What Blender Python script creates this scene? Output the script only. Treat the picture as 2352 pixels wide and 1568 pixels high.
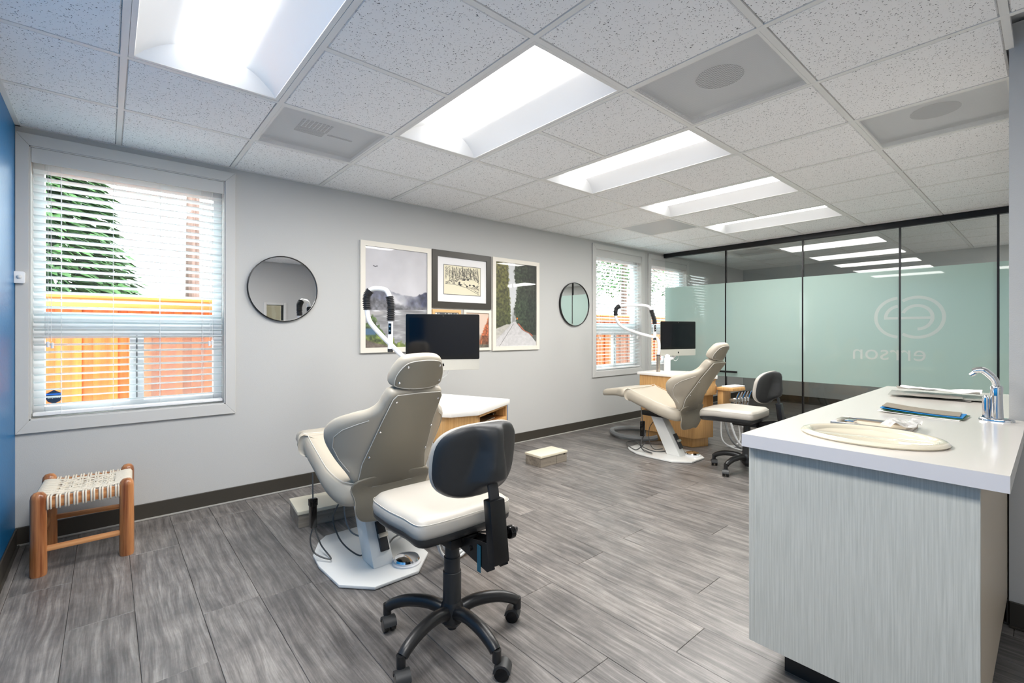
import bpy, bmesh, math, random
import numpy as np
from mathutils import Vector, Matrix
random.seed(7); rng = np.random.RandomState(5)
for o in list(bpy.data.objects): bpy.data.objects.remove(o)
sc = bpy.context.scene
COL = sc.collection
PI = math.pi
# ---------------------------------------------------------------- camera, world, lights, exposure
cam = bpy.data.cameras.new('camera'); camo = bpy.data.objects.new('camera', cam); COL.objects.link(camo)
camo.location = (0, 0, 1.2); camo.rotation_euler = (PI/2, 0, math.radians(49.164-90))
cam.sensor_width = 36; cam.lens = 36*1075.66/2352; cam.shift_y = (762.5-784)/2352
cam.clip_start = .02
sc.camera = camo
w = bpy.data.worlds.new('world'); sc.world = w; w.use_nodes = True
WB = w.node_tree.nodes['Background']; WB.inputs[0].default_value = (.97, .985, 1, 1); WB.inputs[1].default_value = 8.0
sun = bpy.data.lights.new('sun', 'SUN'); sun.energy = 1.6; sun.angle = .2; sun.color = (1, .95, .86)
suno = bpy.data.objects.new('sun', sun); COL.objects.link(suno); suno.rotation_euler = (math.radians(48), 0, math.radians(-18)); suno.location = (0, 6, 8)
LENS_POWER = 4.6        # troffer lens glow
TROFFER_WATT = 23.0     # light given by each troffer
sc.view_settings.view_transform = 'Standard'; sc.view_settings.look = 'None'; sc.view_settings.gamma = 1
sc.view_settings.use_curve_mapping = False
sc.view_settings.exposure = 0.42
CEIL = 2.356; YW = 3.80; XG = 6.27; XF = 9.0; XL = -.39; YB = -.9; XS = 2.79; YS = .12
# ---------------------------------------------------------------- helpers
def lin(c):
    return tuple(((v/255)/12.92 if v/255 <= .04045 else ((v/255+.055)/1.055)**2.4) for v in c)
MATS = {}
def mat(name, rgb, rough=.5, metal=0, coat=0, spec=.5, bump=0, bscale=80, var=0, vscale=5, stretch=None, emis=0, trans=0, alpha=1, aniso=None, objrand=0):
    if name in MATS: return MATS[name]
    m = bpy.data.materials.new(name); m.use_nodes = True; nt = m.node_tree; b = nt.nodes['Principled BSDF']
    c = lin(rgb); b.inputs['Base Color'].default_value = (*c, 1); b.inputs['Roughness'].default_value = rough
    b.inputs['Metallic'].default_value = metal; b.inputs['Coat Weight'].default_value = coat; b.inputs['Coat Roughness'].default_value = .05
    b.inputs['Specular IOR Level'].default_value = spec; b.inputs['Alpha'].default_value = alpha
    if trans: b.inputs['Transmission Weight'].default_value = trans
    if emis: b.inputs['Emission Color'].default_value = (*c, 1); b.inputs['Emission Strength'].default_value = emis
    if bump or var:
        tc = nt.nodes.new('ShaderNodeNewGeometry'); mp = nt.nodes.new('ShaderNodeMapping')
        nt.links.new(tc.outputs['Position'], mp.inputs[0])
        if stretch: mp.inputs['Scale'].default_value = stretch
        if var:
            n = nt.nodes.new('ShaderNodeTexNoise'); n.inputs['Scale'].default_value = vscale; n.inputs['Detail'].default_value = 5
            nt.links.new(mp.outputs[0], n.inputs['Vector'])
            r = nt.nodes.new('ShaderNodeValToRGB'); r.color_ramp.elements[0].position = .3; r.color_ramp.elements[1].position = .7
            r.color_ramp.elements[0].color = (*[v*(1-var) for v in c], 1); r.color_ramp.elements[1].color = (*[min(1, v*(1+var)) for v in c], 1)
            nt.links.new(n.outputs[0], r.inputs[0]); nt.links.new(r.outputs[0], b.inputs['Base Color'])
        if bump:
            n2 = nt.nodes.new('ShaderNodeTexNoise'); n2.inputs['Scale'].default_value = bscale; n2.inputs['Detail'].default_value = 3
            nt.links.new(mp.outputs[0], n2.inputs['Vector'])
            bp = nt.nodes.new('ShaderNodeBump'); bp.inputs['Strength'].default_value = bump; bp.inputs['Distance'].default_value = .002
            nt.links.new(n2.outputs[0], bp.inputs['Height']); nt.links.new(bp.outputs[0], b.inputs['Normal'])
    MATS[name] = m; return m
def wood(name, c1, c2, scale=30, axis=2, rough=.4, bands=.5, coat=0):
    """fine grain running along one axis"""
    m = bpy.data.materials.new(name); m.use_nodes = True; nt = m.node_tree; b = nt.nodes['Principled BSDF']; L = nt.links.new
    tc = nt.nodes.new('ShaderNodeTexCoord'); mp = nt.nodes.new('ShaderNodeMapping'); L(tc.outputs['Object'], mp.inputs[0])
    s = [scale]*3; s[axis] = scale*(.02 if scale > 100 else .035); mp.inputs['Scale'].default_value = s
    n = nt.nodes.new('ShaderNodeTexNoise'); n.inputs['Scale'].default_value = 1; n.inputs['Detail'].default_value = 6; n.inputs['Roughness'].default_value = .65
    L(mp.outputs[0], n.inputs['Vector'])
    r = nt.nodes.new('ShaderNodeValToRGB'); r.color_ramp.elements[0].position = .36; r.color_ramp.elements[1].position = .62
    r.color_ramp.elements[0].color = (*lin(c1), 1); r.color_ramp.elements[1].color = (*lin(c2), 1)
    L(n.outputs[0], r.inputs[0]); L(r.outputs[0], b.inputs['Base Color'])
    bp = nt.nodes.new('ShaderNodeBump'); bp.inputs['Strength'].default_value = .25; bp.inputs['Distance'].default_value = .001
    L(n.outputs[0], bp.inputs['Height']); L(bp.outputs[0], b.inputs['Normal'])
    b.inputs['Roughness'].default_value = rough; b.inputs['Coat Weight'].default_value = coat
    MATS[name] = m; return m

class MB:
    def __init__(s): s.v = []; s.f = []
    def add(s, vs, fs):
        k = len(s.v); s.v += [tuple(v) for v in vs]; s.f += [tuple(i+k for i in f) for f in fs]; return s
    def box(s, x0, y0, z0, x1, y1, z1):
        v = [(x, y, z) for z in (z0, z1) for (x, y) in ((x0, y0), (x1, y0), (x1, y1), (x0, y1))]
        return s.add(v, [(3, 2, 1, 0), (4, 5, 6, 7), (0, 1, 5, 4), (1, 2, 6, 5), (2, 3, 7, 6), (3, 0, 4, 7)])
    def prism(s, poly, z0, z1):
        n = len(poly); v = [(x, y, z0) for x, y in poly]+[(x, y, z1) for x, y in poly]
        f = [tuple(range(n-1, -1, -1)), tuple(range(n, 2*n))]+[(i, (i+1) % n, n+(i+1) % n, n+i) for i in range(n)]
        return s.add(v, f)
    def prism_m(s, poly, z0, z1, M):
        n = len(poly); v = [tuple(M@Vector((x, y, z0))) for x, y in poly]+[tuple(M@Vector((x, y, z1))) for x, y in poly]
        f = [tuple(range(n-1, -1, -1)), tuple(range(n, 2*n))]+[(i, (i+1) % n, n+(i+1) % n, n+i) for i in range(n)]
        return s.add(v, f)
    def tube(s, pts, r, n=10, closed=False, caps=True, flat=1):
        pts = [Vector(p) for p in pts]; m = len(pts); rr = r if hasattr(r, '__len__') else [r]*m
        rings = []; up = None
        for i, p in enumerate(pts):
            a = pts[(i-1) % m] if (i > 0 or closed) else p; b = pts[(i+1) % m] if (i < m-1 or closed) else p
            t = (b-a).normalized()
            if up is None:
                up = Vector((0, 0, 1)) if abs(t.z) < .9 else Vector((1, 0, 0))
            u = (up-t*up.dot(t)).normalized(); w_ = t.cross(u); up = u
            rings.append([p+(u*math.cos(2*PI*k/n)+w_*math.sin(2*PI*k/n)*flat)*rr[i] for k in range(n)])
        v = [q for R in rings for q in R]; f = []
        for i in range(m if closed else m-1):
            j = (i+1) % m
            for k in range(n): f.append((i*n+k, i*n+(k+1) % n, j*n+(k+1) % n, j*n+k))
        if caps and not closed:
            f.append(tuple(range(n-1, -1, -1))); f.append(tuple((m-1)*n+k for k in range(n)))
        return s.add(v, f)
    def cyl(s, p0, p1, r0, r1=None, n=20): return s.tube([p0, p1], [r0, r0 if r1 is None else r1], n)
    def lathe(s, prof, c=(0, 0, 0), n=32, M=None, sx=1, sy=1):
        v = []; f = []
        for r, z in prof:
            for k in range(n):
                p = Vector((r*math.cos(2*PI*k/n)*sx, r*math.sin(2*PI*k/n)*sy, z))
                if M: p = M@p
                v.append(tuple(p+Vector(c)))
        for i in range(len(prof)-1):
            for k in range(n): f.append((i*n+k, i*n+(k+1) % n, (i+1)*n+(k+1) % n, (i+1)*n+k))
        f.append(tuple(range(n-1, -1, -1))); f.append(tuple((len(prof)-1)*n+k for k in range(n)))
        return s.add(v, f)
    def ball(s, c, r, n=10, sz=1):
        prof = [(max(1e-4, r*math.sin(PI*i/6)), -r*math.cos(PI*i/6)*sz) for i in range(7)]
        return s.lathe(prof, c, n)
    def puff(s, outline, prof, deform=None, inner=(.75, .5, .25)):
        n = len(outline); cx = sum(p[0] for p in outline)/n; cy = sum(p[1] for p in outline)/n
        rings = []
        def ring(inset, t, f=1):
            R = []
            for x, y in outline:
                d = math.hypot(x-cx, y-cy); k = max(.02, 1-inset/d)*f
                R.append((cx+(x-cx)*k, cy+(y-cy)*k, t))
            return R
        for f in reversed(inner): rings.append(ring(prof[0][0], prof[0][1], f))
        for ins, t in prof: rings.append(ring(ins, t))
        for f in inner: rings.append(ring(prof[-1][0], prof[-1][1], f))
        v = [p for R in rings for p in R]; f = []
        for i in range(len(rings)-1):
            for k in range(n): f.append((i*n+k, i*n+(k+1) % n, (i+1)*n+(k+1) % n, (i+1)*n+k))
        m = len(v); v += [(cx, cy, prof[0][1]), (cx, cy, prof[-1][1])]
        for k in range(n):
            f.append((m, (k+1) % n, k)); f.append((m+1, (len(rings)-1)*n+k, (len(rings)-1)*n+(k+1) % n))
        if deform: v = [deform(*p) for p in v]
        return s.add(v, f)
    def xf(s, M): s.v = [tuple(M@Vector(p)) for p in s.v]; return s
    def build(s, name, m, parent=None, bevel=0, smooth=35, loc=None, segs=2):
        me = bpy.data.meshes.new(name); me.from_pydata(s.v, [], s.f)
        bm = bmesh.new(); bm.from_mesh(me); bmesh.ops.recalc_face_normals(bm, faces=bm.faces)
        if bevel:
            es = [e for e in bm.edges if len(e.link_faces) == 2 and e.calc_face_angle(0) > math.radians(30)]
            bmesh.ops.bevel(bm, geom=es, offset=bevel, segments=segs, affect='EDGES', profile=.6, clamp_overlap=True)
        bm.to_mesh(me); bm.free()
        if smooth:
            me.polygons.foreach_set('use_smooth', [True]*len(me.polygons)); me.set_sharp_from_angle(angle=math.radians(smooth))
        me.materials.append(m)
        o = bpy.data.objects.new(name, me); COL.objects.link(o)
        if parent: o.parent = parent
        if loc: o.location = loc
        return o
def B(x0, y0, z0, x1, y1, z1): return MB().box(min(x0, x1), min(y0, y1), min(z0, z1), max(x0, x1), max(y0, y1), max(z0, z1))
def tag(o, label, cat, group=None):
    o['label'] = label; o['category'] = cat
    if group: o['group'] = group
    return o
def thing(name, label, cat, loc=(0, 0, 0), rz=0, group=None):
    o = bpy.data.objects.new(name, None); COL.objects.link(o); o.empty_display_size = .1
    o.location = loc; o.rotation_euler = (0, 0, rz); return tag(o, label, cat, group)
def struct(o): o['kind'] = 'structure'; return o
def sempty(name, loc=(0, 0, 0)):
    o = bpy.data.objects.new(name, None); COL.objects.link(o); o.location = loc; o['kind'] = 'structure'; return o
def dup(root, loc=None, rz=None, label=None, parent=None):
    r = root.copy(); COL.objects.link(r)
    if parent: r.parent = parent
    if loc: r.location = loc
    if rz is not None: r.rotation_euler = (0, 0, rz)
    if label: r['label'] = label
    for ch in list(root.children): dup(ch, parent=r)
    return r
def spline(pts, n=8, closed=False):
    P = [Vector(p) for p in pts]; m = len(P); out = []
    for i in range(m if closed else m-1):
        if closed: a, b, c, d = P[(i-1) % m], P[i], P[(i+1) % m], P[(i+2) % m]
        else: a, b, c, d = P[max(i-1, 0)], P[i], P[i+1], P[min(i+2, m-1)]
        for k in range(n):
            t = k/n
            out.append(.5*((2*b)+(c-a)*t+(2*a-5*b+4*c-d)*t*t+(3*b-a-3*c+d)*t**3))
    if not closed: out.append(P[-1])
    return out
def se(a, b, e=2.6, n=48, cx=0, cy=0):
    out = []
    for k in range(n):
        t = 2*PI*k/n; c, s_ = math.cos(t), math.sin(t)
        out.append((cx+a*math.copysign(abs(c)**(2/e), c), cy+b*math.copysign(abs(s_)**(2/e), s_)))
    return out
def rrect(w_, h, r, n=6, cx=0, cy=0):
    out = []
    for (sx, sy, a0) in ((1, 1, 0), (-1, 1, 90), (-1, -1, 180), (1, -1, 270)):
        for k in range(n+1):
            a = math.radians(a0+90*k/n); out.append((cx+sx*(w_/2-r)+r*math.cos(a), cy+sy*(h/2-r)+r*math.sin(a)))
    return out
def rotz(a): return Matrix.Rotation(a, 4, 'Z')
def frameM(o, x, y, z):
    """matrix whose columns are the given axes"""
    M = Matrix.Identity(4)
    for i, c in enumerate((x, y, z)):
        c = Vector(c).normalized()
        for r in range(3): M[r][i] = c[r]
    M.translation = Vector(o); return M
def text_mb(txt, size, M, depth=.0008, mirror=False, align='CENTER'):
    cu = bpy.data.curves.new('tmp', 'FONT'); cu.body = txt; cu.size = size; cu.extrude = depth/2; cu.align_x = align; cu.align_y = 'CENTER'; cu.resolution_u = 4
    o = bpy.data.objects.new('tmp', cu); COL.objects.link(o); dg = bpy.context.evaluated_depsgraph_get(); dg.update()
    me = bpy.data.meshes.new_from_object(o.evaluated_get(dg)); bpy.data.objects.remove(o)
    mb = MB(); s = -1 if mirror else 1
    mb.add([tuple(M@Vector((v.co.x*s, v.co.y, v.co.z))) for v in me.vertices], [tuple(p.vertices) for p in me.polygons])
    bpy.data.meshes.remove(me); return mb
# ---------------------------------------------------------------- materials
M_wall = mat('wall_paint', (192, 192, 190), .55, bump=.25, bscale=220)
M_trim = mat('trim_paint', (202, 201, 198), .45)
M_blue = mat('blue_wall_paint', (6, 108, 166), .38, spec=.25, bump=.5, bscale=60)
M_base = mat('baseboard_rubber', (58, 54, 47), .5)
M_baseline = mat('baseboard_strip', (170, 168, 162), .4)
M_grid = mat('grid_metal', (236, 235, 232), .45)
M_white = mat('white_plastic', (240, 240, 240), .35)
M_vinylw = mat('window_vinyl', (244, 246, 248), .35)
M_black = mat('black_plastic', (46, 47, 48), .42, bump=.15, bscale=900)
M_blackgl = mat('black_gloss', (8, 8, 9), .12)
M_blackmet = mat('black_metal', (20, 20, 21), .35, metal=.2)
M_rubber = mat('grey_rubber', (40, 40, 42), .5)
M_chrome = mat('chrome', (225, 226, 228), .08, metal=1)
M_alu = mat('brushed_aluminium', (196, 192, 184), .32, metal=1)
M_chin = mat('computer_chin', (205, 202, 192), .35, metal=.55)
M_steel = mat('brushed_steel', (188, 178, 165), .28, metal=1)
M_uphs = mat('stool_vinyl', (186, 180, 170), .38, bump=.12, bscale=500)
M_uph = mat('upholstery_vinyl', (178, 169, 153), .38, bump=.12, bscale=500)
M_uph_shade = mat('upholstery_vinyl_shaded', (134, 127, 112), .45, bump=.15, bscale=600)  # same vinyl as the seat, rear-side shade put into the colour
M_pipe = mat('piping', (214, 210, 200), .5)
M_wht_met = mat('white_enamel', (236, 236, 232), .22, coat=.3)
M_lampw = mat('lamp_enamel', (238, 240, 242), .18, coat=.5)
M_lam = mat('laminate_top', (244, 240, 234), .22)
M_count = mat('counter_laminate', (216, 210, 202), .17)
M_countedge = mat('counter_edge_laminate', (214, 211, 212), .25)
M_oak = wood('oak_laminate', (196, 146, 88), (222, 176, 116), 150, 2, .38)
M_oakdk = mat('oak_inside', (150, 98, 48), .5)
M_cab = wood('pale_grey_laminate', (188, 188, 179), (207, 206, 197), 240, 2, .42)
M_cabside = mat('beige_laminate', (202, 188, 168), .45)
M_kick = mat('dark_kick', (46, 42, 38), .5)
M_stoolw = wood('acacia_wood', (116, 60, 28), (204, 140, 88), 20, 2, .32, coat=.25)
M_railw = wood('acacia_rail', (150, 88, 42), (214, 156, 104), 34, 0, .36)
M_rope = mat('cotton_rope', (226, 216, 198), .85, bump=.6, bscale=700)
M_boxlid = mat('step_lid', (222, 214, 192), .4)
M_boxbody = wood('step_box_laminate', (112, 104, 94), (150, 141, 128), 26, 0, .42)
M_hose = mat('hose_white', (216, 218, 218), .4)
M_hoseg = mat('hose_grey', (128, 130, 130), .45)
M_cable = mat('cable_grey', (74, 76, 76), .45)
M_sink = mat('ivory_porcelain', (226, 216, 192), .08, coat=.6)
M_mirror = mat('mirror_glass', (250, 250, 250), .01, metal=1)
M_frameW = mat('cream_frame', (232, 226, 214), .4)
M_frameB = mat('charcoal_frame', (58, 54, 48), .35)
M_frameO = mat('birch_frame', (224, 184, 128), .4)
M_mat = mat('mat_board', (238, 236, 236), .7)
M_fence = wood('cedar_fence', (150, 62, 10), (196, 104, 34), 14, 2, .6)
M_fencer = wood('cedar_rail', (168, 84, 28), (214, 136, 60), 14, 0, .6)
M_bark = wood('pine_bark', (70, 52, 46), (122, 100, 94), 16, 2, .9)
M_leaf = mat('conifer_needles', (52, 88, 42), .8, var=.5, vscale=9)
M_ground = mat('outside_ground', (150, 140, 122), .9, var=.2, vscale=3)
M_frost = None
def node_mat(name):
    m = bpy.data.materials.new(name); m.use_nodes = True; nt = m.node_tree
    for n in list(nt.nodes): nt.nodes.remove(n)
    out = nt.nodes.new('ShaderNodeOutputMaterial'); MATS[name] = m; return m, nt, out, nt.links.new
def glass_mat(name, tint, ior=1.5, refl=1.0):
    m, nt, out, L = node_mat(name)
    t = nt.nodes.new('ShaderNodeBsdfTransparent'); t.inputs[0].default_value = (*tint, 1)
    g = nt.nodes.new('ShaderNodeBsdfGlossy'); g.inputs['Roughness'].default_value = 0.0
    fr = nt.nodes.new('ShaderNodeFresnel'); ge = nt.nodes.new('ShaderNodeNewGeometry'); mr = nt.nodes.new('ShaderNodeMapRange'); L(ge.outputs['Backfacing'], mr.inputs[0]); mr.inputs[3].default_value = ior; mr.inputs[4].default_value = 1/ior; L(mr.outputs[0], fr.inputs[0])
    mx = nt.nodes.new('ShaderNodeMixShader'); L(fr.outputs[0], mx.inputs[0]); L(t.outputs[0], mx.inputs[1]); L(g.outputs[0], mx.inputs[2]); L(mx.outputs[0], out.inputs[0])
    return m
M_glass = glass_mat('partition_glass', (.93, .95, .945), 1.55)
M_wglass = glass_mat('window_glass', (.93, .97, .96), 1.3)
def frost_mat(name, rgb, mixw=.5, gl=.045):
    m, nt, out, L = node_mat(name)
    d = nt.nodes.new('ShaderNodeBsdfDiffuse'); d.inputs[0].default_value = (*lin(rgb), 1)
    t = nt.nodes.new('ShaderNodeBsdfTranslucent'); t.inputs[0].default_value = (*lin(rgb), 1)
    m1 = nt.nodes.new('ShaderNodeMixShader'); m1.inputs[0].default_value = mixw; L(d.outputs[0], m1.inputs[1]); L(t.outputs[0], m1.inputs[2])
    g = nt.nodes.new('ShaderNodeBsdfGlossy'); g.inputs['Roughness'].default_value = 0.015
    fr = nt.nodes.new('ShaderNodeFresnel'); ge = nt.nodes.new('ShaderNodeNewGeometry'); mr = nt.nodes.new('ShaderNodeMapRange'); L(ge.outputs['Backfacing'], mr.inputs[0]); mr.inputs[3].default_value = 1.5; mr.inputs[4].default_value = 1/1.5; L(mr.outputs[0], fr.inputs[0])
    m2 = nt.nodes.new('ShaderNodeMixShader'); L(fr.outputs[0], m2.inputs[0]); L(m1.outputs[0], m2.inputs[1]); L(g.outputs[0], m2.inputs[2]); L(m2.outputs[0], out.inputs[0])
    return m
M_frost = frost_mat('frosted_film', (198, 218, 211), .5)
M_frostl = frost_mat('frosted_film_pale', (226, 231, 226), .5)
def screen_mat():
    m, nt, out, L = node_mat('insect_screen')
    d = nt.nodes.new('ShaderNodeBsdfDiffuse'); d.inputs[0].default_value = (.62, .6, .58, 1); t = nt.nodes.new('ShaderNodeBsdfTransparent')
    mx = nt.nodes.new('ShaderNodeMixShader'); mx.inputs[0].default_value = .68; L(d.outputs[0], mx.inputs[1]); L(t.outputs[0], mx.inputs[2]); L(mx.outputs[0], out.inputs[0]); return m
M_screen = screen_mat()
def slat_mat():
    m, nt, out, L = node_mat('blind_slat')
    d = nt.nodes.new('ShaderNodeBsdfPrincipled'); d.inputs['Base Color'].default_value = (.84, .87, .89, 1); d.inputs['Roughness'].default_value = .35
    d.inputs['Base Color'].default_value = (.90, .92, .93, 1)
    t = nt.nodes.new('ShaderNodeBsdfTranslucent'); t.inputs[0].default_value = (.80, .93, .96, 1); mx = nt.nodes.new('ShaderNodeMixShader'); mx.inputs[0].default_value = .35
    L(d.outputs[0], mx.inputs[1]); L(t.outputs[0], mx.inputs[2]); L(mx.outputs[0], out.inputs[0]); return m
M_slat = slat_mat()
def tile_mat():
    m, nt, out, L = node_mat('acoustic_tile')
    b = nt.nodes.new('ShaderNodeBsdfPrincipled'); b.inputs['Roughness'].default_value = .85; b.inputs['Specular IOR Level'].default_value = .2
    g = nt.nodes.new('ShaderNodeNewGeometry')
    nd = nt.nodes.new('ShaderNodeTexNoise'); nd.inputs['Scale'].default_value = 70; nd.inputs['Detail'].default_value = 2; L(g.outputs['Position'], nd.inputs['Vector'])
    sub = nt.nodes.new('ShaderNodeVectorMath'); sub.operation = 'MULTIPLY_ADD'; L(nd.outputs['Color'], sub.inputs[0]); sub.inputs[1].default_value = (.020, .020, 0); L(g.outputs['Position'], sub.inputs[2])
    v = nt.nodes.new('ShaderNodeTexVoronoi'); v.inputs['Scale'].default_value = 150; L(sub.outputs[0], v.inputs['Vector'])
    rr = nt.nodes.new('ShaderNodeSeparateColor'); L(v.outputs['Color'], rr.inputs[0])
    th = nt.nodes.new('ShaderNodeMath'); th.operation = 'MULTIPLY'; L(rr.outputs[0], th.inputs[0]); th.inputs[1].default_value = .47
    th2 = nt.nodes.new('ShaderNodeMath'); th2.operation = 'SUBTRACT'; L(th.outputs[0], th2.inputs[0]); th2.inputs[1].default_value = .10
    ls = nt.nodes.new('ShaderNodeMath'); ls.operation = 'LESS_THAN'; L(v.outputs['Distance'], ls.inputs[0]); L(th2.outputs[0], ls.inputs[1])
    mx = nt.nodes.new('ShaderNodeMix'); mx.data_type = 'RGBA'; L(ls.outputs[0], mx.inputs['Factor']); mx.inputs['A'].default_value = (*lin((250, 250, 250)), 1); mx.inputs['B'].default_value = (*lin((128, 128, 130)), 1)
    L(mx.outputs['Result'], b.inputs['Base Color'])
    bp = nt.nodes.new('ShaderNodeBump'); bp.invert = True; bp.inputs['Strength'].default_value = .5; bp.inputs['Distance'].default_value = .002; L(ls.outputs[0], bp.inputs['Height']); L(bp.outputs[0], b.inputs['Normal'])
    L(b.outputs[0], out.inputs[0]); return m
M_tile = tile_mat()
def perf_mat():
    m, nt, out, L = node_mat('perforated_metal')
    b = nt.nodes.new('ShaderNodeBsdfPrincipled'); b.inputs['Roughness'].default_value = .5
    g = nt.nodes.new('ShaderNodeNewGeometry'); mp = nt.nodes.new('ShaderNodeMapping'); L(g.outputs['Position'], mp.inputs[0])
    mp.inputs['Rotation'].default_value = (0, 0, PI/4); mp.inputs['Scale'].default_value = (150, 150, 0)
    fr = nt.nodes.new('ShaderNodeVectorMath'); fr.operation = 'FRACTION'; L(mp.outputs[0], fr.inputs[0])
    su = nt.nodes.new('ShaderNodeVectorMath'); su.operation = 'SUBTRACT'; L(fr.outputs[0], su.inputs[0]); su.inputs[1].default_value = (.5, .5, 0)
    ln = nt.nodes.new('ShaderNodeVectorMath'); ln.operation = 'LENGTH'; L(su.outputs[0], ln.inputs[0])
    ls = nt.nodes.new('ShaderNodeMath'); ls.operation = 'LESS_THAN'; L(ln.outputs['Value'], ls.inputs[0]); ls.inputs[1].default_value = .36
    b.inputs['Base Color'].default_value = (*lin((232, 233, 234)), 1)
    t = nt.nodes.new('ShaderNodeBsdfTransparent'); mx = nt.nodes.new('ShaderNodeMixShader'); L(ls.outputs[0], mx.inputs[0]); L(b.outputs[0], mx.inputs[1]); L(t.outputs[0], mx.inputs[2]); L(mx.outputs[0], out.inputs[0])
    return m
M_perf = perf_mat()
def plank_mat():
    m, nt, out, L = node_mat('vinyl_plank')
    N = nt.nodes.new
    b = N('ShaderNodeBsdfPrincipled'); oi = N('ShaderNodeObjectInfo'); tc = N('ShaderNodeTexCoord')
    off = N('ShaderNodeCombineXYZ'); mu = N('ShaderNodeMath'); mu.operation = 'MULTIPLY'; L(oi.outputs['Random'], mu.inputs[0]); mu.inputs[1].default_value = 60
    L(mu.outputs[0], off.inputs[0]); L(mu.outputs[0], off.inputs[1]); L(mu.outputs[0], off.inputs[2])
    ad = N('ShaderNodeVectorMath'); ad.operation = 'ADD'; L(tc.outputs['Object'], ad.inputs[0]); L(off.outputs[0], ad.inputs[1])
    # warp so that the grain swirls round knots
    wn = N('ShaderNodeTexNoise'); wn.inputs['Scale'].default_value = 3.2; wn.inputs['Detail'].default_value = 1; mpw = N('ShaderNodeMapping'); mpw.inputs['Scale'].default_value = (2.2, .8, 1); L(ad.outputs[0], mpw.inputs[0]); L(mpw.outputs[0], wn.inputs['Vector'])
    wm = N('ShaderNodeVectorMath'); wm.operation = 'MULTIPLY_ADD'; L(wn.outputs['Color'], wm.inputs[0]); wm.inputs[1].default_value = (.035, 0, 0); L(ad.outputs[0], wm.inputs[2])
    def noise(sx, sy, detail, rough):
        mp = N('ShaderNodeMapping'); mp.inputs['Scale'].default_value = (sx, sy, 1); L(wm.outputs[0], mp.inputs[0])
        n = N('ShaderNodeTexNoise'); n.inputs['Scale'].default_value = 1; n.inputs['Detail'].default_value = detail; n.inputs['Roughness'].default_value = rough; L(mp.outputs[0], n.inputs['Vector']); return n
    a = noise(46, 2.6, 7, .66); c = noise(150, 5, 4, .7); d = noise(6, 4.5, 7, .68)
    r1 = N('ShaderNodeValToRGB'); e = r1.color_ramp.elements; e[0].position = .34; e[1].position = .66
    e[0].color = (*lin((90, 87, 85)), 1); e[1].color = (*lin((138, 134, 130)), 1); q = r1.color_ramp.elements.new(.5); q.color = (*lin((114, 110, 107)), 1)
    L(a.outputs[0], r1.inputs[0])
    r2 = N('ShaderNodeValToRGB'); r2.color_ramp.elements[0].position = .38; r2.color_ramp.elements[1].position = .62; r2.color_ramp.elements[0].color = (.70, .70, .70, 1); r2.color_ramp.elements[1].color = (1.12, 1.12, 1.12, 1)
    L(c.outputs[0], r2.inputs[0])
    m1 = N('ShaderNodeMix'); m1.data_type = 'RGBA'; m1.blend_type = 'MULTIPLY'; m1.inputs['Factor'].default_value = .8; L(r1.outputs[0], m1.inputs['A']); L(r2.outputs[0], m1.inputs['B'])
    r3 = N('ShaderNodeValToRGB'); r3.color_ramp.elements[0].position = .35; r3.color_ramp.elements[1].position = .68; r3.color_ramp.elements[0].color = (.70, .70, .71, 1); r3.color_ramp.elements[1].color = (1.38, 1.36, 1.34, 1); L(d.outputs[0], r3.inputs[0])
    m2 = N('ShaderNodeMix'); m2.data_type = 'RGBA'; m2.blend_type = 'MULTIPLY'; m2.inputs['Factor'].default_value = .9; L(m1.outputs['Result'], m2.inputs['A']); L(r3.outputs[0], m2.inputs['B'])
    tn = N('ShaderNodeMapRange'); L(oi.outputs['Random'], tn.inputs[0]); tn.inputs[3].default_value = .86; tn.inputs[4].default_value = 1.16
    m3 = N('ShaderNodeVectorMath'); m3.operation = 'SCALE'; L(m2.outputs['Result'], m3.inputs[0]); L(tn.outputs[0], m3.inputs['Scale'])
    L(m3.outputs[0], b.inputs['Base Color']); b.inputs['Roughness'].default_value = .36; b.inputs['Specular IOR Level'].default_value = .5
    bp = N('ShaderNodeBump'); bp.inputs['Strength'].default_value = .25; bp.inputs['Distance'].default_value = .001; L(c.outputs[0], bp.inputs['Height']); L(bp.outputs[0], b.inputs['Normal'])
    L(b.outputs[0], out.inputs[0]); return m
M_plank = plank_mat()
M_lens = mat('lamp_lens', (255, 255, 255), .5, emis=LENS_POWER)
M_refl = mat('troffer_reflector', (246, 246, 246), .35)
M_acm = mat('accent_teal', (20, 92, 112), .4)
# ---------------------------------------------------------------- setting: floor of planks
floor = struct(B(-1.2, -3.6, -.06, 9.2, 4.05, -.004).build('floor', M_kick, smooth=0))
PW, PLEN = .218, 1.22
pm = {}
def plank(x0, y0, x1, y1):
    key = (round(x1-x0, 4), round(y1-y0, 4))
    if key not in pm:
        a, b = key; g = .0007; t = .0012
        mb = MB().box(g, g, -.004, a-g, b-g, -t)
        v = [(g, g, -t), (a-g, g, -t), (a-g, b-g, -t), (g, b-g, -t), (g+t, g+t, 0), (a-g-t, g+t, 0), (a-g-t, b-g-t, 0), (g+t, b-g-t, 0)]
        mb.add(v, [(0, 1, 5, 4), (1, 2, 6, 5), (2, 3, 7, 6), (3, 0, 4, 7), (4, 5, 6, 7)])
        o = mb.build('plank', M_plank, floor, smooth=0, loc=(x0, y0, 0)); pm[key] = o
    else:
        o = pm[key].copy(); COL.objects.link(o); o.location = (x0, y0, 0)
known = {0: 2.59, 1: 2.014, 3: 2.33, 5: 1.07, 6: 1.075, 10: 1.07, 9: 1.61, 11: 1.64, 13: 1.325}
cnt = 0
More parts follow.
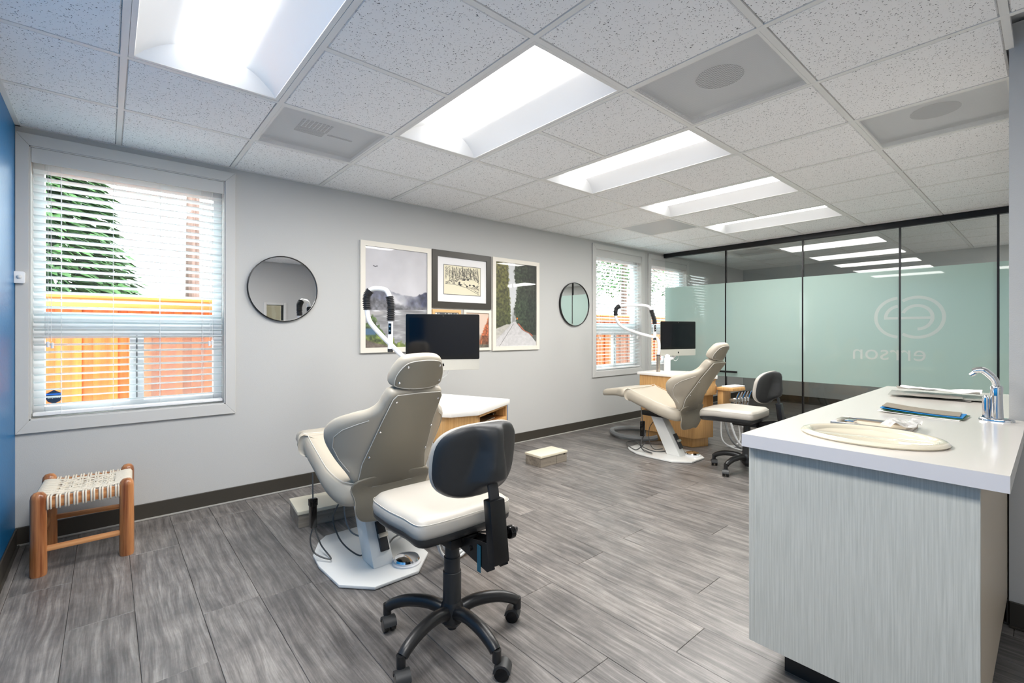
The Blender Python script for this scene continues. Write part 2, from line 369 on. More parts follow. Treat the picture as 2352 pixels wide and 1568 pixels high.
for k in range(-2, 41):
    xa = .09+PW*(k-1); xb = xa+PW
    xa, xb = max(xa, XL), min(xb, XF)
    if xb-xa < .02: continue
    ph = known.get(k, None)
    if ph is None: ph = (k*.47 % 1)*PLEN
    ymin = YB if xa < XS+.1 else (YS if xb < XG else -1.5)
    y = ph-PLEN*5
    while y < YW:
        a, b = max(y, ymin), min(y+PLEN, YW)
        if b-a > .03: plank(xa, a, xb, b); cnt += 1
        y += PLEN
# ---------------------------------------------------------------- setting: ceiling grid, tiles
GX = [.053+.6096*i for i in range(-1, 16)]; GY = [2.556+.6096*j for j in range(2, -7, -1)]
ceiling = struct(B(-.6, -3.6, CEIL+.12, 9.2, 4.05, CEIL+.2).build('ceiling', M_white, smooth=0))
troff = {(0, 0), (2, 0), (4, 0), (6, 0), (8, 0)}   # i -> covers j -1,-2 rows (Y 1.337..2.556)
vents = {(1, 0), (3, -3), (5, -4), (11, 0), (7, 0)}
tm = {}
def tile(x0, y0, x1, y1):
    a, b = round(x1-x0, 3), round(y1-y0, 3)
    if (a, b) not in tm:
        mb = MB(); e = .007
        mb.box(.012, .012, .012, a-.012, b-.012, .018)
        mb.add([(.012+e*0, .012, .012), (a-.012, .012, .012), (a-.012, b-.012, .012), (.012, b-.012, .012), (.012+e, .012+e, .001), (a-.012-e, .012+e, .001), (a-.012-e, b-.012-e, .001), (.012+e, b-.012-e, .001)],
               [(0, 1, 5, 4), (1, 2, 6, 5), (2, 3, 7, 6), (3, 0, 4, 7), (4, 5, 6, 7)])
        tm[(a, b)] = mb.build('ceiling_tile', M_tile, ceiling, smooth=0, loc=(x0, y0, CEIL)); return
    o = tm[(a, b)].copy(); COL.objects.link(o); o.location = (x0, y0, CEIL)
def jrow(y): return round((y-2.556)/.6096)
for i in range(-1, 15):
    x0 = .053+.6096*i; x1 = x0+.6096
    xa, xb = max(x0, XL), min(x1, XF)
    if xb-xa < .05: continue
    for j in range(1, -11, -1):      # tile between Y(j) and Y(j)-.. upper edge index j+1
        y1 = 2.556+.6096*(j+1); y0 = y1-.6096
        if j == 1: y1 = YW-.004
        if (i, j) in vents: continue
        if (i in (0, 2, 4, 6, 8)) and j in (-1, -2): continue
        if x1 > XS and xa < XG-.1 and y1 < YS+.05: continue
        if (i, j) in ((12, -6), (12, -7), (12, -8), (12, -9)) or (i == 0 and j in (-4, -5)): continue
        ya = max(y0, YB if xa < XS else -3.4)
        if y1-ya < .05: continue
        tile(xa, ya, xb, y1)
barm = None
for i in range(0, 16):
    x = .053+.6096*i
    if x > XF: break
    ya = YB if x < XS else (YS if x < XG else -3.4)
    B(x-.012, ya, CEIL, x+.012, YW, CEIL+.03).build('grid_bar', M_grid, ceiling, smooth=0)
for j in range(1, -10, -1):
    y = 2.556+.6096*j; xe = XF if y > YS else XS
    if y <= YS: B(XG+.06, y-.012, CEIL+.0004, XF, y+.012, CEIL+.03).build('grid_bar', M_grid, ceiling, smooth=0)
    if y < YB: continue
    if j == -4: B(XL, y-.012, CEIL+.0004, .053, y+.012, CEIL+.03).build('grid_bar', M_grid, ceiling, smooth=0); B(.663, y-.012, CEIL+.0004, xe, y+.012, CEIL+.03).build('grid_bar', M_grid, ceiling, smooth=0); continue
    if j == -1:                      # broken between the lamps
        for i in (-1, 1, 3, 5, 7, 9):
            a = max(XL, .053+.6096*i); b = a+.6096 if i < 9 else XF
            if i == -1: b = .053
            B(a, y-.012, CEIL+.0004, b, y+.012, CEIL+.03).build('grid_bar', M_grid, ceiling, smooth=0)
        continue
    B(XL, y-.012, CEIL+.0004, xe, y+.012, CEIL+.03).build('grid_bar', M_grid, ceiling, smooth=0)
def wall_angle(x0, y0, x1, y1):
    if x0 == x1: s = .022 if x0 < 0 else -.022; B(x0, y0, CEIL-.001, x0+s, y1, CEIL+.02).build('wall_angle', M_grid, ceiling, smooth=0)
    else: B(x0, y0-.018, CEIL-.001, x1, y0, CEIL+.02).build('wall_angle', M_grid, ceiling, smooth=0)
wall_angle(XL, YW, XF, YW); wall_angle(XL, YB, XL, YW); wall_angle(XF, -3.4, XF, YW)
# ---------------------------------------------------------------- setting: walls
def wall_y(name, y, th, x0, x1, holes, m):
    """wall in the plane Y=y, thickness to +Y, with rectangular holes (xa,xb,za,zb)"""
    mb = MB(); xs = [x0]+[v for h in holes for v in h[:2]]+[x1]
    for k in range(0, len(xs), 2): mb.box(xs[k], y, 0, xs[k+1], y+th, CEIL+.1)
    for (a, b, c, d) in holes: mb.box(a, y, 0, b, y+th, c); mb.box(a, y, d, b, y+th, CEIL+.1)
    return struct(mb.build(name, m, smooth=0))
WIN = [(-.389, .686, .055, .062), (4.612, 5.752, .07, .07), (5.848, 6.985, .07, .07)]   # outer x0, x1, casing widths
WZ0, WZ1 = .628, 2.322
holes = [(a+cl, b-cr, .70, 2.255) for a, b, cl, cr in WIN]
wall_back = wall_y('wall_back', YW, .16, XL-.15, XF+.15, holes, M_wall)
wall_left = struct(B(XL-.15, YB-.15, 0, XL, YW, CEIL+.1).build('wall_left', M_blue, smooth=0))
wall_far = struct(B(XF, -3.4, 0, XF+.15, YW, CEIL+.1).build('wall_right', M_wall, smooth=0))
struct(B(XG-.06, -3.55, 0, XF+.15, -3.4, CEIL+.1).build('wall_office', M_wall, smooth=0))
wall_stub = struct(MB().box(XS, YB-.15, 0, XG+.06, YS, CEIL+.1).box(XG-.06, -3.4, 0, XG+.06, YB-.15, CEIL+.1).build('wall_partition', M_wall, smooth=0))
wall_front = wall_y('wall_front', YB-.15, .15, XL-.15, XS, [(1.98, 2.24, .9, 1.65)], M_wall)
def base(name, pts):
    root = sempty(name)
    mb = MB(); ms = MB()
    for (x0, y0, x1, y1, nx, ny) in pts:
        t = .009
        a = (min(x0, x1, x0+nx*t), min(y0, y1, y0+ny*t)); b = (max(x0, x1, x0+nx*t), max(y0, y1, y0+ny*t))
        mb.box(a[0], a[1], .002, b[0], b[1], .105)
        t = .02; a = (min(x0, x1, x0+nx*t), min(y0, y1, y0+ny*t)); b = (max(x0, x1, x0+nx*t), max(y0, y1, y0+ny*t))
        ms.box(a[0], a[1], .001, b[0], b[1], .011)
    mb.build('baseboard_panel', M_base, root, bevel=.003, segs=1); ms.build('floor_strip', M_baseline if name == 'baseboard_back' else M_base, root, bevel=.003, segs=2)
base('baseboard_back', [(XL, YW, XF, YW, 0, -1)])
base('baseboard_left', [(XL, YB, XL, YW-.02, 1, 0)])
base('baseboard_right', [(XF, -3.4, XF, YW-.02, -1, 0)])
base('baseboard_partition', [(XS, YB, XS, YS, -1, 0), (XS, YS, XG-.06, YS, 0, 1), (XG+.06, -3.4, XG+.06, YS, 1, 0)])
base('baseboard_front', [(XL+.02, YB, XS-.02, YB, 0, 1)])
# interior relite in the wall behind the camera (seen in the round mirror)
rel = sempty('window_4'); mb = MB()
for (a, b, c, d) in ((1.935, 1.98, .85, 1.69), (2.24, 2.285, .85, 1.69), (1.98, 2.24, 1.65, 1.69), (1.98, 2.24, .85, .9)): mb.box(a, YB-.16, c, b, YB+.015, d)
mb.build('window_frame', M_trim, rel, bevel=.004)
B(1.98, YB-.08, .9, 2.24, YB-.074, 1.65).build('pane', M_glass, rel, smooth=0)
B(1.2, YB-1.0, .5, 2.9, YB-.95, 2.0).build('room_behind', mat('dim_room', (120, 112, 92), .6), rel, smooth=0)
# ---------------------------------------------------------------- windows
def window(n, x0, x1, cl, cr):
    r = sempty('window_%d' % n)
    xi, xo = x0+cl, x1-cr; zi, zo = .70, 2.255
    mb = MB()
    pr = .018
    def q(pts): # mitred casing piece extruded in Y
        mb.add([(x, YW-pr, z) for x, z in pts]+[(x, YW, z) for x, z in pts], [(0, 1, 2, 3), (7, 6, 5, 4), (0, 4, 5, 1), (1, 5, 6, 2), (2, 6, 7, 3), (3, 7, 4, 0)])
    g = .0006
    for pts in ([(x0, WZ0), (xi-g, zi-g), (xi-g, zo+g), (x0, WZ1)], [(x1, WZ0), (x1, WZ1), (xo+g, zo+g), (xo+g, zi-g)],
                [(x0+g, WZ0), (x1-g, WZ0), (xo, zi), (xi, zi)], [(x0+g, WZ1), (xi, zo), (xo, zo), (x1-g, WZ1)]):
        m2 = MB(); m2.add([(x, YW-pr, z) for x, z in pts]+[(x, YW, z) for x, z in pts], [(0, 1, 2, 3), (7, 6, 5, 4), (0, 4, 5, 1), (1, 5, 6, 2), (2, 6, 7, 3), (3, 7, 4, 0)])
        m2.build('casing', M_trim, r, bevel=.0015, segs=1)
    j = MB()
    for b in ((xi, YW-.012, zi, xi+.006, YW+.16, zo), (xo-.006, YW-.012, zi, xo, YW+.16, zo), (xi, YW-.012, zi, xo, YW+.16, zi+.006), (xi, YW-.012, zo-.006, xo, YW+.16, zo)): j.box(*b)
    j.build('jamb', M_trim, r, smooth=0)
    ya, yb = YW+.085, YW+.15
    fw = .05; gx0, gx1 = xi+.006+fw, xo-.006-fw; gz0, gz1 = zi+.006+.055, zo-.006-.10
    f = MB()
    f.box(xi+.006, ya, zi+.006, gx0, yb, zo-.006); f.box(gx1, ya, zi+.006, xo-.006, yb, zo-.006)
    f.box(gx0, ya, gz1, gx1, yb, zo-.006); f.box(gx0, ya, zi+.006, gx1, yb, gz0)
    f.box(gx0, ya, 1.19, gx1, yb, 1.32)
    f.box(gx0, ya+.008, 1.165, gx1, yb-.01, 1.19)
    f.build('window_frame', M_vinylw, r, bevel=.004)
    c = (gx0+gx1)/2; 
    s = MB()  # two lower sashes
    s.box(c-.036, ya-.006, gz0, c+.036, ya+.03, 1.19)
    s.build('sash', M_vinylw, r, bevel=.003)
    s = MB(); s.box(c-.003, ya-.010, gz0+.01, c+.003, ya-.006, 1.18); s.build('sash_seal', mat('seal_grey', (120, 122, 124), .6), r, smooth=0)
    lt = MB().box(c-.018, ya-.02, .985, c-.004, ya-.006, 1.03).box(c-.014, ya-.026, .995, c-.008, ya-.02, 1.015); lt.build('latch', M_white, r, bevel=.002)
    B(gx0-.01, ya+.035, 1.32, gx1+.01, ya+.039, gz1+.01).build('pane', M_wglass, r, smooth=0)
    B(gx0-.01, ya+.02, gz0, c, ya+.024, 1.19).build('pane', M_wglass, r, smooth=0)
    B(c, ya+.035, gz0, gx1+.01, ya+.039, 1.19).build('pane', M_wglass, r, smooth=0)
    B(c+.036, ya+.045, gz0, gx1, ya+.046, 1.17).build('insect_screen', M_screen, r, smooth=0)
    return (xi+.006, xo-.006, zi+.006, zo-.006, gx0, gx1)
wins = [window(k+1, *W) for k, W in enumerate(WIN)]
slat_cache = {}
def blind(k, label):
    xi, xo, zi, zo, gx0, gx1 = wins[k]
    t = thing('window_blind', label, 'blind', ((xi+xo)/2, YW+.036, zi), 0, 'white slatted window blinds'); hw = (xo-xi)/2-.006
    B(-hw-.004, -.046, zo-zi-.085, hw+.004, -.036, zo-zi-.001).build('valance', M_trim, t, bevel=.001, segs=1)
    B(-hw, -.028, zo-zi-.052, hw, .026, zo-zi-.004).build('headrail', M_white, t)
    H = zo-zi-.10; n = 32; sp = (H-.05)/n
    key = round(hw, 3); w_ = hw-.002; rot = math.radians(0)
    first = None
    for i in range(n):
        z = .05+sp*(i+.55)
        if first is None:
            m2 = MB(); T = .0028; N = 4
            for a in range(N+1):
                pass
            pts = [(-.025, 0), (-.0125, .0016), (0, .0022), (.0125, .0016), (.025, 0)]
            v = []
            for x in (-w_, w_):
                v += [(x, y, zz) for y, zz in pts]+[(x, y, zz-T) for y, zz in reversed(pts)]
            f = [tuple(range(9, -1, -1)), tuple(range(10, 20))]+[(q, (q+1) % 10, 10+(q+1) % 10, 10+q) for q in range(10)]
            m2.add(v, f); first = m2.build('slat', M_slat, t, loc=(0, 0, z)); o = first
        else:
            o = first.copy(); COL.objects.link(o); o.location = (0, 0, z)
        o.rotation_euler = (math.radians(-13+random.uniform(-1, 1)), 0, random.uniform(-.0006, .0006))
    B(-hw, -.026, .012, hw, .026, .030).build('bottom_rail', M_white, t, bevel=.004)
    c = MB()
    for s in (-1, 1):
        for fx in (.33, 1):
            x = s*hw*(.75 if fx == 1 else .25)
            for y in (-.0265, .0265): c.tube([(x, y, .02), (x, y, zo-zi-.05)], .0011, 5)
    c.build('ladder_cord', M_white, t)
    for s in (-1, 1):
        x = s*hw*.865
        c = MB()
        for d in (0, .012*(-s)):
            c.tube([(x+d, -.034, zo-zi-.09), (x+d*1.1, -.034, .44)], .0012, 5)
        co = c.build('lift_cord', M_white, t)
        for d in (0, .016*(-s)):
            MB().lathe([(.001, .0), (.008, .002), (.0068, .014), (.0092, .03), (.0035, .035)], (x+d*1.1, -.036, .405+abs(d)*-.4), 10).build('tassel', M_white, co)
    return t
blind(0, 'wide white slatted blind in the large window by the blue wall')
blind(1, 'white slatted blind in the window between the small round mirror and the glass partition')
blind(2, 'white slatted blind in the window cut by the edge of the glass partition')
# alarm sticker on the pane
st = thing('window_sticker', 'dark blue shield shaped alarm sticker low on the left pane', 'sticker', (-.241, YW+.103, .812))
sh = [(-.034, .024), (-.02, .031), (0, .044), (.02, .031), (.034, .024), (.034, -.01), (.026, -.026), (0, -.040), (-.026, -.026), (-.034, -.01)]
MS = frameM((0, 0, 0), (1, 0, 0), (0, 0, 1), (0, -1, 0))
MB().prism_m(sh, 0, .0006, MS).build('shield', mat('sticker_navy', (14, 44, 74), .4), st, smooth=0)
MB().prism_m([(-.0335, .014), (.0335, .014), (.0335, .022), (-.0335, .022)], .0006, .0009, MS).build('stripe', mat('sticker_blue', (20, 110, 220), .4), st, smooth=0)
text_mb('SimpliSafe', .0135, MS@Matrix.Translation((0, -.002, .0009))).build('lettering', M_white, st, smooth=0)
# motion sensor on the casing
ms = thing('motion_sensor', 'small white square motion sensor on window trim beside blue wall', 'sensor', (-.374, YW-.018, 1.505))
MB().prism_m(rrect(.052, .066, .009), 0, .026, frameM((0, 0, 0), (1, 0, 0), (0, 0, 1), (0, -1, 0))).build('housing', M_white, ms, bevel=.003)
MB().lathe([(.012, .026), (.0115, .029), (.009, .0335), (.004, .037), (.0005, .038)], (0, 0, 0), 20, frameM((.004, 0, .002), (1, 0, 0), (0, 0, 1), (0, -1, 0))).build('lens', mat('sensor_lens', (226, 226, 224), .3), ms)
# ---------------------------------------------------------------- outside
gnd = B(-8, YW+.4, -.35, 22, 26, -.3).build('ground', M_ground, smooth=0); struct(gnd)
fence = thing('wooden_fence', 'orange cedar board fence running outside the windows', 'fence', (0, 5.3, -.3))
bmesh_w = None; x = -4.0; fo = [None, None]
k = 0
while x < 13:
    wd, yy = ((.16, 0) if k % 2 == 0 else (.10, .022))
    if fo[k % 2] is None: fo[k % 2] = B(0, 0, 0, wd, .018, 1.70).build('fence_board', M_fence, fence, bevel=.002, segs=1, loc=(x, yy, 0)); 
    else: o = fo[k % 2].copy(); COL.objects.link(o); o.location = (x, yy, random.uniform(-.004, .004))
    x += wd+(-.015 if k % 2 == 0 else -.015); k += 1
B(-4, -.055, 1.69, 13, -.015, 1.78).build('rail', M_fencer, fence, bevel=.003)
B(-4, -.085, 1.78, 13, .06, 1.82).build('cap_board', M_fencer, fence, bevel=.003)
def conifer(name, label, x, y, h, r, n, crown0=.1, dens=1.0, cat='tree', seed=1, trunk_r=.12):
    t = thing(name, label, cat, (x, y, -.3)); R = np.random.RandomState(seed)
    MB().tube([(0, 0, 0), (.02, 0, h*.5), (0, 0, h)], [trunk_r, trunk_r*.8, trunk_r*.4], 12).build('trunk', M_bark, t)
    if n:
        v = []; f = []
        for q in range(n):
            z = h*(crown0+(1-crown0)*R.rand()**1.1); rr = r*(1-(z/h-crown0)/(1-crown0))**.8*(.25+.75*R.rand()**.5); a = R.rand()*2*PI
            c = np.array([rr*math.cos(a), rr*math.sin(a), z-.25*rr]); d = np.array([math.cos(a), math.sin(a), -.35-.3*R.rand()]); d /= np.linalg.norm(d)
            s_ = np.array([-math.sin(a), math.cos(a), R.randn()*.3]); ln = .09+.12*R.rand(); wd = .022+.03*R.rand()
            k0 = len(v); v += [tuple(c-d*ln*.2), tuple(c+s_*wd), tuple(c+d*ln), tuple(c-s_*wd)]; f.append((k0, k0+1, k0+2, k0+3))
        me = bpy.data.meshes.new('foliage'); me.from_pydata(v, [], f); me.materials.append(M_leaf)
        o = bpy.data.objects.new('foliage', me); COL.objects.link(o); o.parent = t; o['kind'] = 'stuff'
    return t
conifer('conifer', 'dense green conifer outside the left half of the large window', -1.05, 8.6, 6.2, 1.95, 32000, .12, seed=3)
conifer('tree_trunk', 'bare reddish tree trunk outside the right half of the large window', 1.09, 9.6, 9, .1, 0, trunk_r=.115)
conifer('conifer', 'small thin conifer beyond the fence between the dense conifer and the bare trunk', -.1, 12.5, 3.6, 1.0, 1600, .1, seed=5, trunk_r=.04)
conifer('conifer', 'tall green conifer outside the window beside the small round mirror', 8.6, 8.8, 6.5, 1.5, 5000, .45, seed=8)
conifer('conifer', 'far green conifer seen through the window at the glass partition', 13.2, 9.5, 7, 1.6, 4500, .45, seed=9)
conifer('conifer', 'distant low conifer above the fence at the right of the large window', 2.6, 13.5, 3.4, 1.5, 2500, .1, seed=12, trunk_r=.05)
# ---------------------------------------------------------------- ceiling lights, vents
def troffer(i, label, jt=0, watt=None):
    x0 = .053+.6096*i+.013; x1 = x0+.6096-.026; y1 = 2.556+.6096*jt-.013; y0 = y1-1.2192+.026
    t = thing('ceiling_light', label, 'light', ((x0+x1)/2, (y0+y1)/2, CEIL), 0, 'recessed troffer lights down the ceiling')
    hx, hy = (x1-x0)/2, (y1-y0)/2; fr = .02
    mb = MB()
    for b in ((-hx, -hy, .001, -hx+fr, hy, .012), (hx-fr, -hy, .001, hx, hy, .012), (-hx+fr, -hy, .001, hx-fr, -hy+fr, .012), (-hx+fr, hy-fr, .001, hx-fr, hy, .012)): mb.box(*b)
    mb.build('frame', M_grid, t, bevel=.001, segs=1)
    ix, iy = hx-fr, hy-fr; lw = .125
    def sec(side):  # curved reflector from frame edge up to the lens
        pts = [(ix, .003), (ix-.03, .03), (ix-.08, .062), (ix-.115, .078), (lw, .088)]
        m2 = MB(); v = []
        for y in (-iy, iy): v += [(side*a, y, z) for a, z in pts]
        m2.add(v, [(q, q+1, q+6, q+5) for q in range(4)]); return m2
    for s in (-1, 1): sec(s).build('reflector', M_refl, t, smooth=60)
    # end plates sloping in
    for s in (-1, 1):
        m2 = MB(); top = [(-ix, .003), (-ix+.03, .03), (-ix+.08, .062), (-ix+.115, .078), (-lw, .088), (lw, .088), (ix-.115, .078), (ix-.08, .062), (ix-.03, .03), (ix, .003)]
        v = [(a, s*(iy-z*.55), z) for a, z in top]; m2.add(v, [tuple(range(10))]); m2.build('end_plate', M_refl, t, smooth=0)
    m2 = MB(); pts = [(-lw, .088), (-lw*.7, .066), (-lw*.3, .056), (lw*.3, .056), (lw*.7, .066), (lw, .088)]; v = []
    for y in (-iy+.03, iy-.03): v += [(a, y, z) for a, z in pts]
    m2.add(v, [(q, q+1, q+7, q+6) for q in range(5)]+[tuple(range(5, -1, -1)), tuple(range(6, 12))])
    m2.build('lens', M_lens, t, smooth=60)
    al = bpy.data.lights.new('troffer_light', 'AREA'); al.shape = 'RECTANGLE'; al.size = .50; al.size_y = 1.10; al.energy = watt or TROFFER_WATT; al.color = (1, .975, .94)
    ao = bpy.data.objects.new('troffer_light', al); COL.objects.link(ao); ao.parent = t; ao.location = (0, 0, .004)
    B(-hx, -hy, .089, hx, hy, .10).build('housing', M_white, t, smooth=0)
    return t
names = ['largest ceiling light, nearest the camera over the blue wall side', 'second ceiling light from the blue wall', 'middle ceiling light of the row of five',
         'second ceiling light from the glass partition', 'small far ceiling light closest to the glass partition']
for n_, i in enumerate((0, 2, 4, 6, 8)): troffer(i, names[n_])
troffer(0, 'added unseen ceiling light above the camera by the blue wall', -3)  # added out of view to brighten the foreground cabinet and right wall
troffer(12, 'added unseen ceiling light in the side room behind the glass partition', -5, 46)  # added lamp hidden by the wall end, brightens the room beyond the glass
troffer(12, 'second added unseen ceiling light further into the side room', -7, 46)  # also added out of sight, more light for the side room
M_ductdark = mat('duct_dark', (120, 120, 122), .7); M_ductlight = mat('duct_interior', (226, 227, 228), .6)
def vent(i, j, label, kind):
    x0 = .053+.6096*i+.013; y0 = 2.556+.6096*j+.013; s = .6096-.026
    t = thing('ceiling_vent', label, 'vent', (x0+s/2, y0+s/2, CEIL), 0, None); h = s/2
    if kind == 'm':
        B(-h, -h, .001, h, h, .012).build('metal_panel', mat('access_panel', (190, 191, 192), .5, metal=.0), t, bevel=.001, segs=1); return
    mb = MB()
    for b in ((-h, -h, .001, -h+.012, h, .01), (h-.012, -h, .001, h, h, .01), (-h+.012, -h, .001, h-.012, -h+.012, .01), (-h+.012, h-.012, .001, h-.012, h, .01)): mb.box(*b)
    mb.build('frame', M_grid, t)
    MB().add([(-h+.012, -h+.012, .002), (h-.012, -h+.012, .002), (h-.012, h-.012, .002), (-h+.012, h-.012, .002)], [(0, 3, 2, 1)]).build('perforated_plate', M_perf, t, smooth=0)
    B(-h, -h, .05, h, h, .055).build('backing', M_ductlight, t, smooth=0)
    if kind == 'c':
        MB().lathe([(.001, .0), (.105, 0), (.105, .002), (.001, .002)], (0, 0, .046), 32).build('duct_opening', M_ductdark, t)
    else:
        m2 = MB()
        for q in range(8): m2.box(-.13+q*.022, -.10, .044, -.13+q*.022+.013, .02, .048)
        m2.box(-.13, .02, .044, .03, .09, .048); m2.box(.05, .03, .044, .2, .045, .048)
        m2.build('damper', M_ductdark, t)
vent(1, 0, 'perforated ceiling vent with louvred damper near the large window', 'l')
vent(3, -3, 'perforated ceiling vent with round duct beside the row of lights', 'c')
vent(5, -4, 'perforated ceiling vent with oval duct next to the white wall end', 'c')
vent(7, 0, 'plain shiny metal ceiling panel near the far windows', 'm')
vent(11, 0, 'dim perforated ceiling vent in the room behind the glass', 'c')
# ---------------------------------------------------------------- glass partition
gp = thing('glass_partition', 'frameless glass partition with black header and frosted teal band', 'partition', (XG, 0, 0))
B(-.03, YS, CEIL-.062, .03, YW-.018, CEIL-.002).build('header_rail', M_blackmet, gp, bevel=.003, segs=1)
B(-.035, YS, 0.0, .035, 2.90, .03).build('floor_track', M_blackmet, gp, bevel=.002, segs=1)
MB().box(-.046, YS, 0, -.036, 2.90, .008).box(-.037, YS, .012, -.035, 2.9, .018).build('track_strip', M_alu, gp)
seams = [YW-.02, 2.874, 1.956, 1.052, .338, YS]
ZT, ZB_ = 1.856, .610
for q in range(5):
    a, b = seams[q+1]+.007, seams[q]-.007
    dx = 0
    B(dx-.005, a, .03, dx+.005, b, CEIL-.062).build('glass_panel', M_glass, gp, smooth=0)
    B(dx-.0068, a, ZB_, dx-.0056, b, ZT).build('frosted_film', M_frost, gp, smooth=0)
for q in range(1, 5):
    B(-.008, seams[q]-.0085, .03, .022, seams[q]+.0085, CEIL-.062).build('edge_seal', M_blackmet, gp, smooth=0)
hd = MB().box(-.07, 2.70, .665, -.05, 3.02, .69).box(-.05, 2.74, .67, .0, 2.75, .685).box(-.05, 2.97, .67, .0, 2.98, .685); hd.build('door_handle', M_blackmet, gp, bevel=.003)
def arc(cy, cz, r, a0, a1, wd, n=40, x=-.0074):
    m2 = MB(); v = []; f = []
    for k_ in range(n+1):
        a = math.radians(a0+(a1-a0)*k_/n)
        for rr in (r-wd/2, r+wd/2):
            # screen-right is -Y
            v.append((x, cy-rr*math.cos(a), cz+rr*math.sin(a)))
    f = [(2*k_, 2*k_+2, 2*k_+3, 2*k_+1) for k_ in range(n)]
    return v, f
lg = MB(); W_ = .030
seamY = 1.052
def addclip(parts, keep):
    for v, f in parts:
        cz_ = [f_ for f_ in f if all(keep(v[i_][1]) for i_ in f_)]
        lg.add(v, cz_)
cyR, cyL, cz = .915, 1.049, 1.352
eR = [arc(cyR, cz, .205, 0, 360, W_, 90), arc(cyR, cz, .12, -88, 180, W_, 60)]
eR.append(([(-.0078, cyR+.135-(.27)*k_/30, cz+s_*.0125-.006) for k_ in range(31) for s_ in (-1, 1)], [(2*k_, 2*k_+2, 2*k_+3, 2*k_+1) for k_ in range(30)]))
addclip(eR, lambda y: y < seamY-.009)
eL = [arc(cyL, cz, .205, 0, 360, W_, 90), arc(cyL, cz, .12, 90, 180, W_, 30)]
eL.append(([(-.0078, cyL+.135-(.27)*k_/30, cz+s_*.0125-.006) for k_ in range(31) for s_ in (-1, 1)], [(2*k_, 2*k_+2, 2*k_+3, 2*k_+1) for k_ in range(30)]))
addclip(eL, lambda y: y > seamY+.009)
lg.build('emblem', M_frostl, gp, smooth=0)
MT = frameM((-.0074, 1.155, .975), (0, -1, 0), (0, 0, 1), (-1, 0, 0))
text_mb('errson', .235, MT, mirror=True).build('lettering', M_frostl, gp, smooth=0)
# ---------------------------------------------------------------- mirrors and pictures
def round_mirror(x, z, r, label):
    t = thing('round_mirror', label, 'mirror', (x, YW, z))
    F = frameM((0, 0, 0), (1, 0, 0), (0, 0, 1), (0, -1, 0))
    MB().lathe([(r-.008, .004), (r, .002), (r, .026), (r-.006, .028), (r-.007, .018)], (0, 0, 0), 64, F).build('frame', M_blackmet, t)
    MB().lathe([(r-.006, .004), (r-.006, .0185)], (0, 0, 0), 64, F).build('glass', M_mirror, t, smooth=20)
round_mirror(1.003, 1.524, .245, 'larger round black framed mirror between big window and pictures')
round_mirror(4.272, 1.535, .262, 'round black framed mirror between the pictures and the far windows')
def noise2(h, w_, sc_, seed, octs=4):
    R = np.random.RandomState(seed); out = np.zeros((h, w_)); amp = 1; tot = 0
    for o_ in range(octs):
        gh, gw = max(2, int(sc_[0]*2**o_)+2), max(2, int(sc_[1]*2**o_)+2); g = R.rand(gh, gw)
        yy = np.linspace(0, gh-1.001, h); xx = np.linspace(0, gw-1.001, w_); y0 = yy.astype(int); x0 = xx.astype(int); fy = (yy-y0)[:, None]; fx = (xx-x0)[None]
        fy = fy*fy*(3-2*fy); fx = fx*fx*(3-2*fx)
        out += amp*((g[y0][:, x0]*(1-fx)+g[y0][:, x0+1]*fx)*(1-fy)+(g[y0+1][:, x0]*(1-fx)+g[y0+1][:, x0+1]*fx)*fy); tot += amp; amp *= .5
    return out/tot
def C_(c): return np.array(c, float)
def mixc(a, b, t): return a*(1-t[..., None])+b*t[..., None]
def sstep(a, b, x): t = np.clip((x-a)/(b-a), 0, 1); return t*t*(3-2*t)
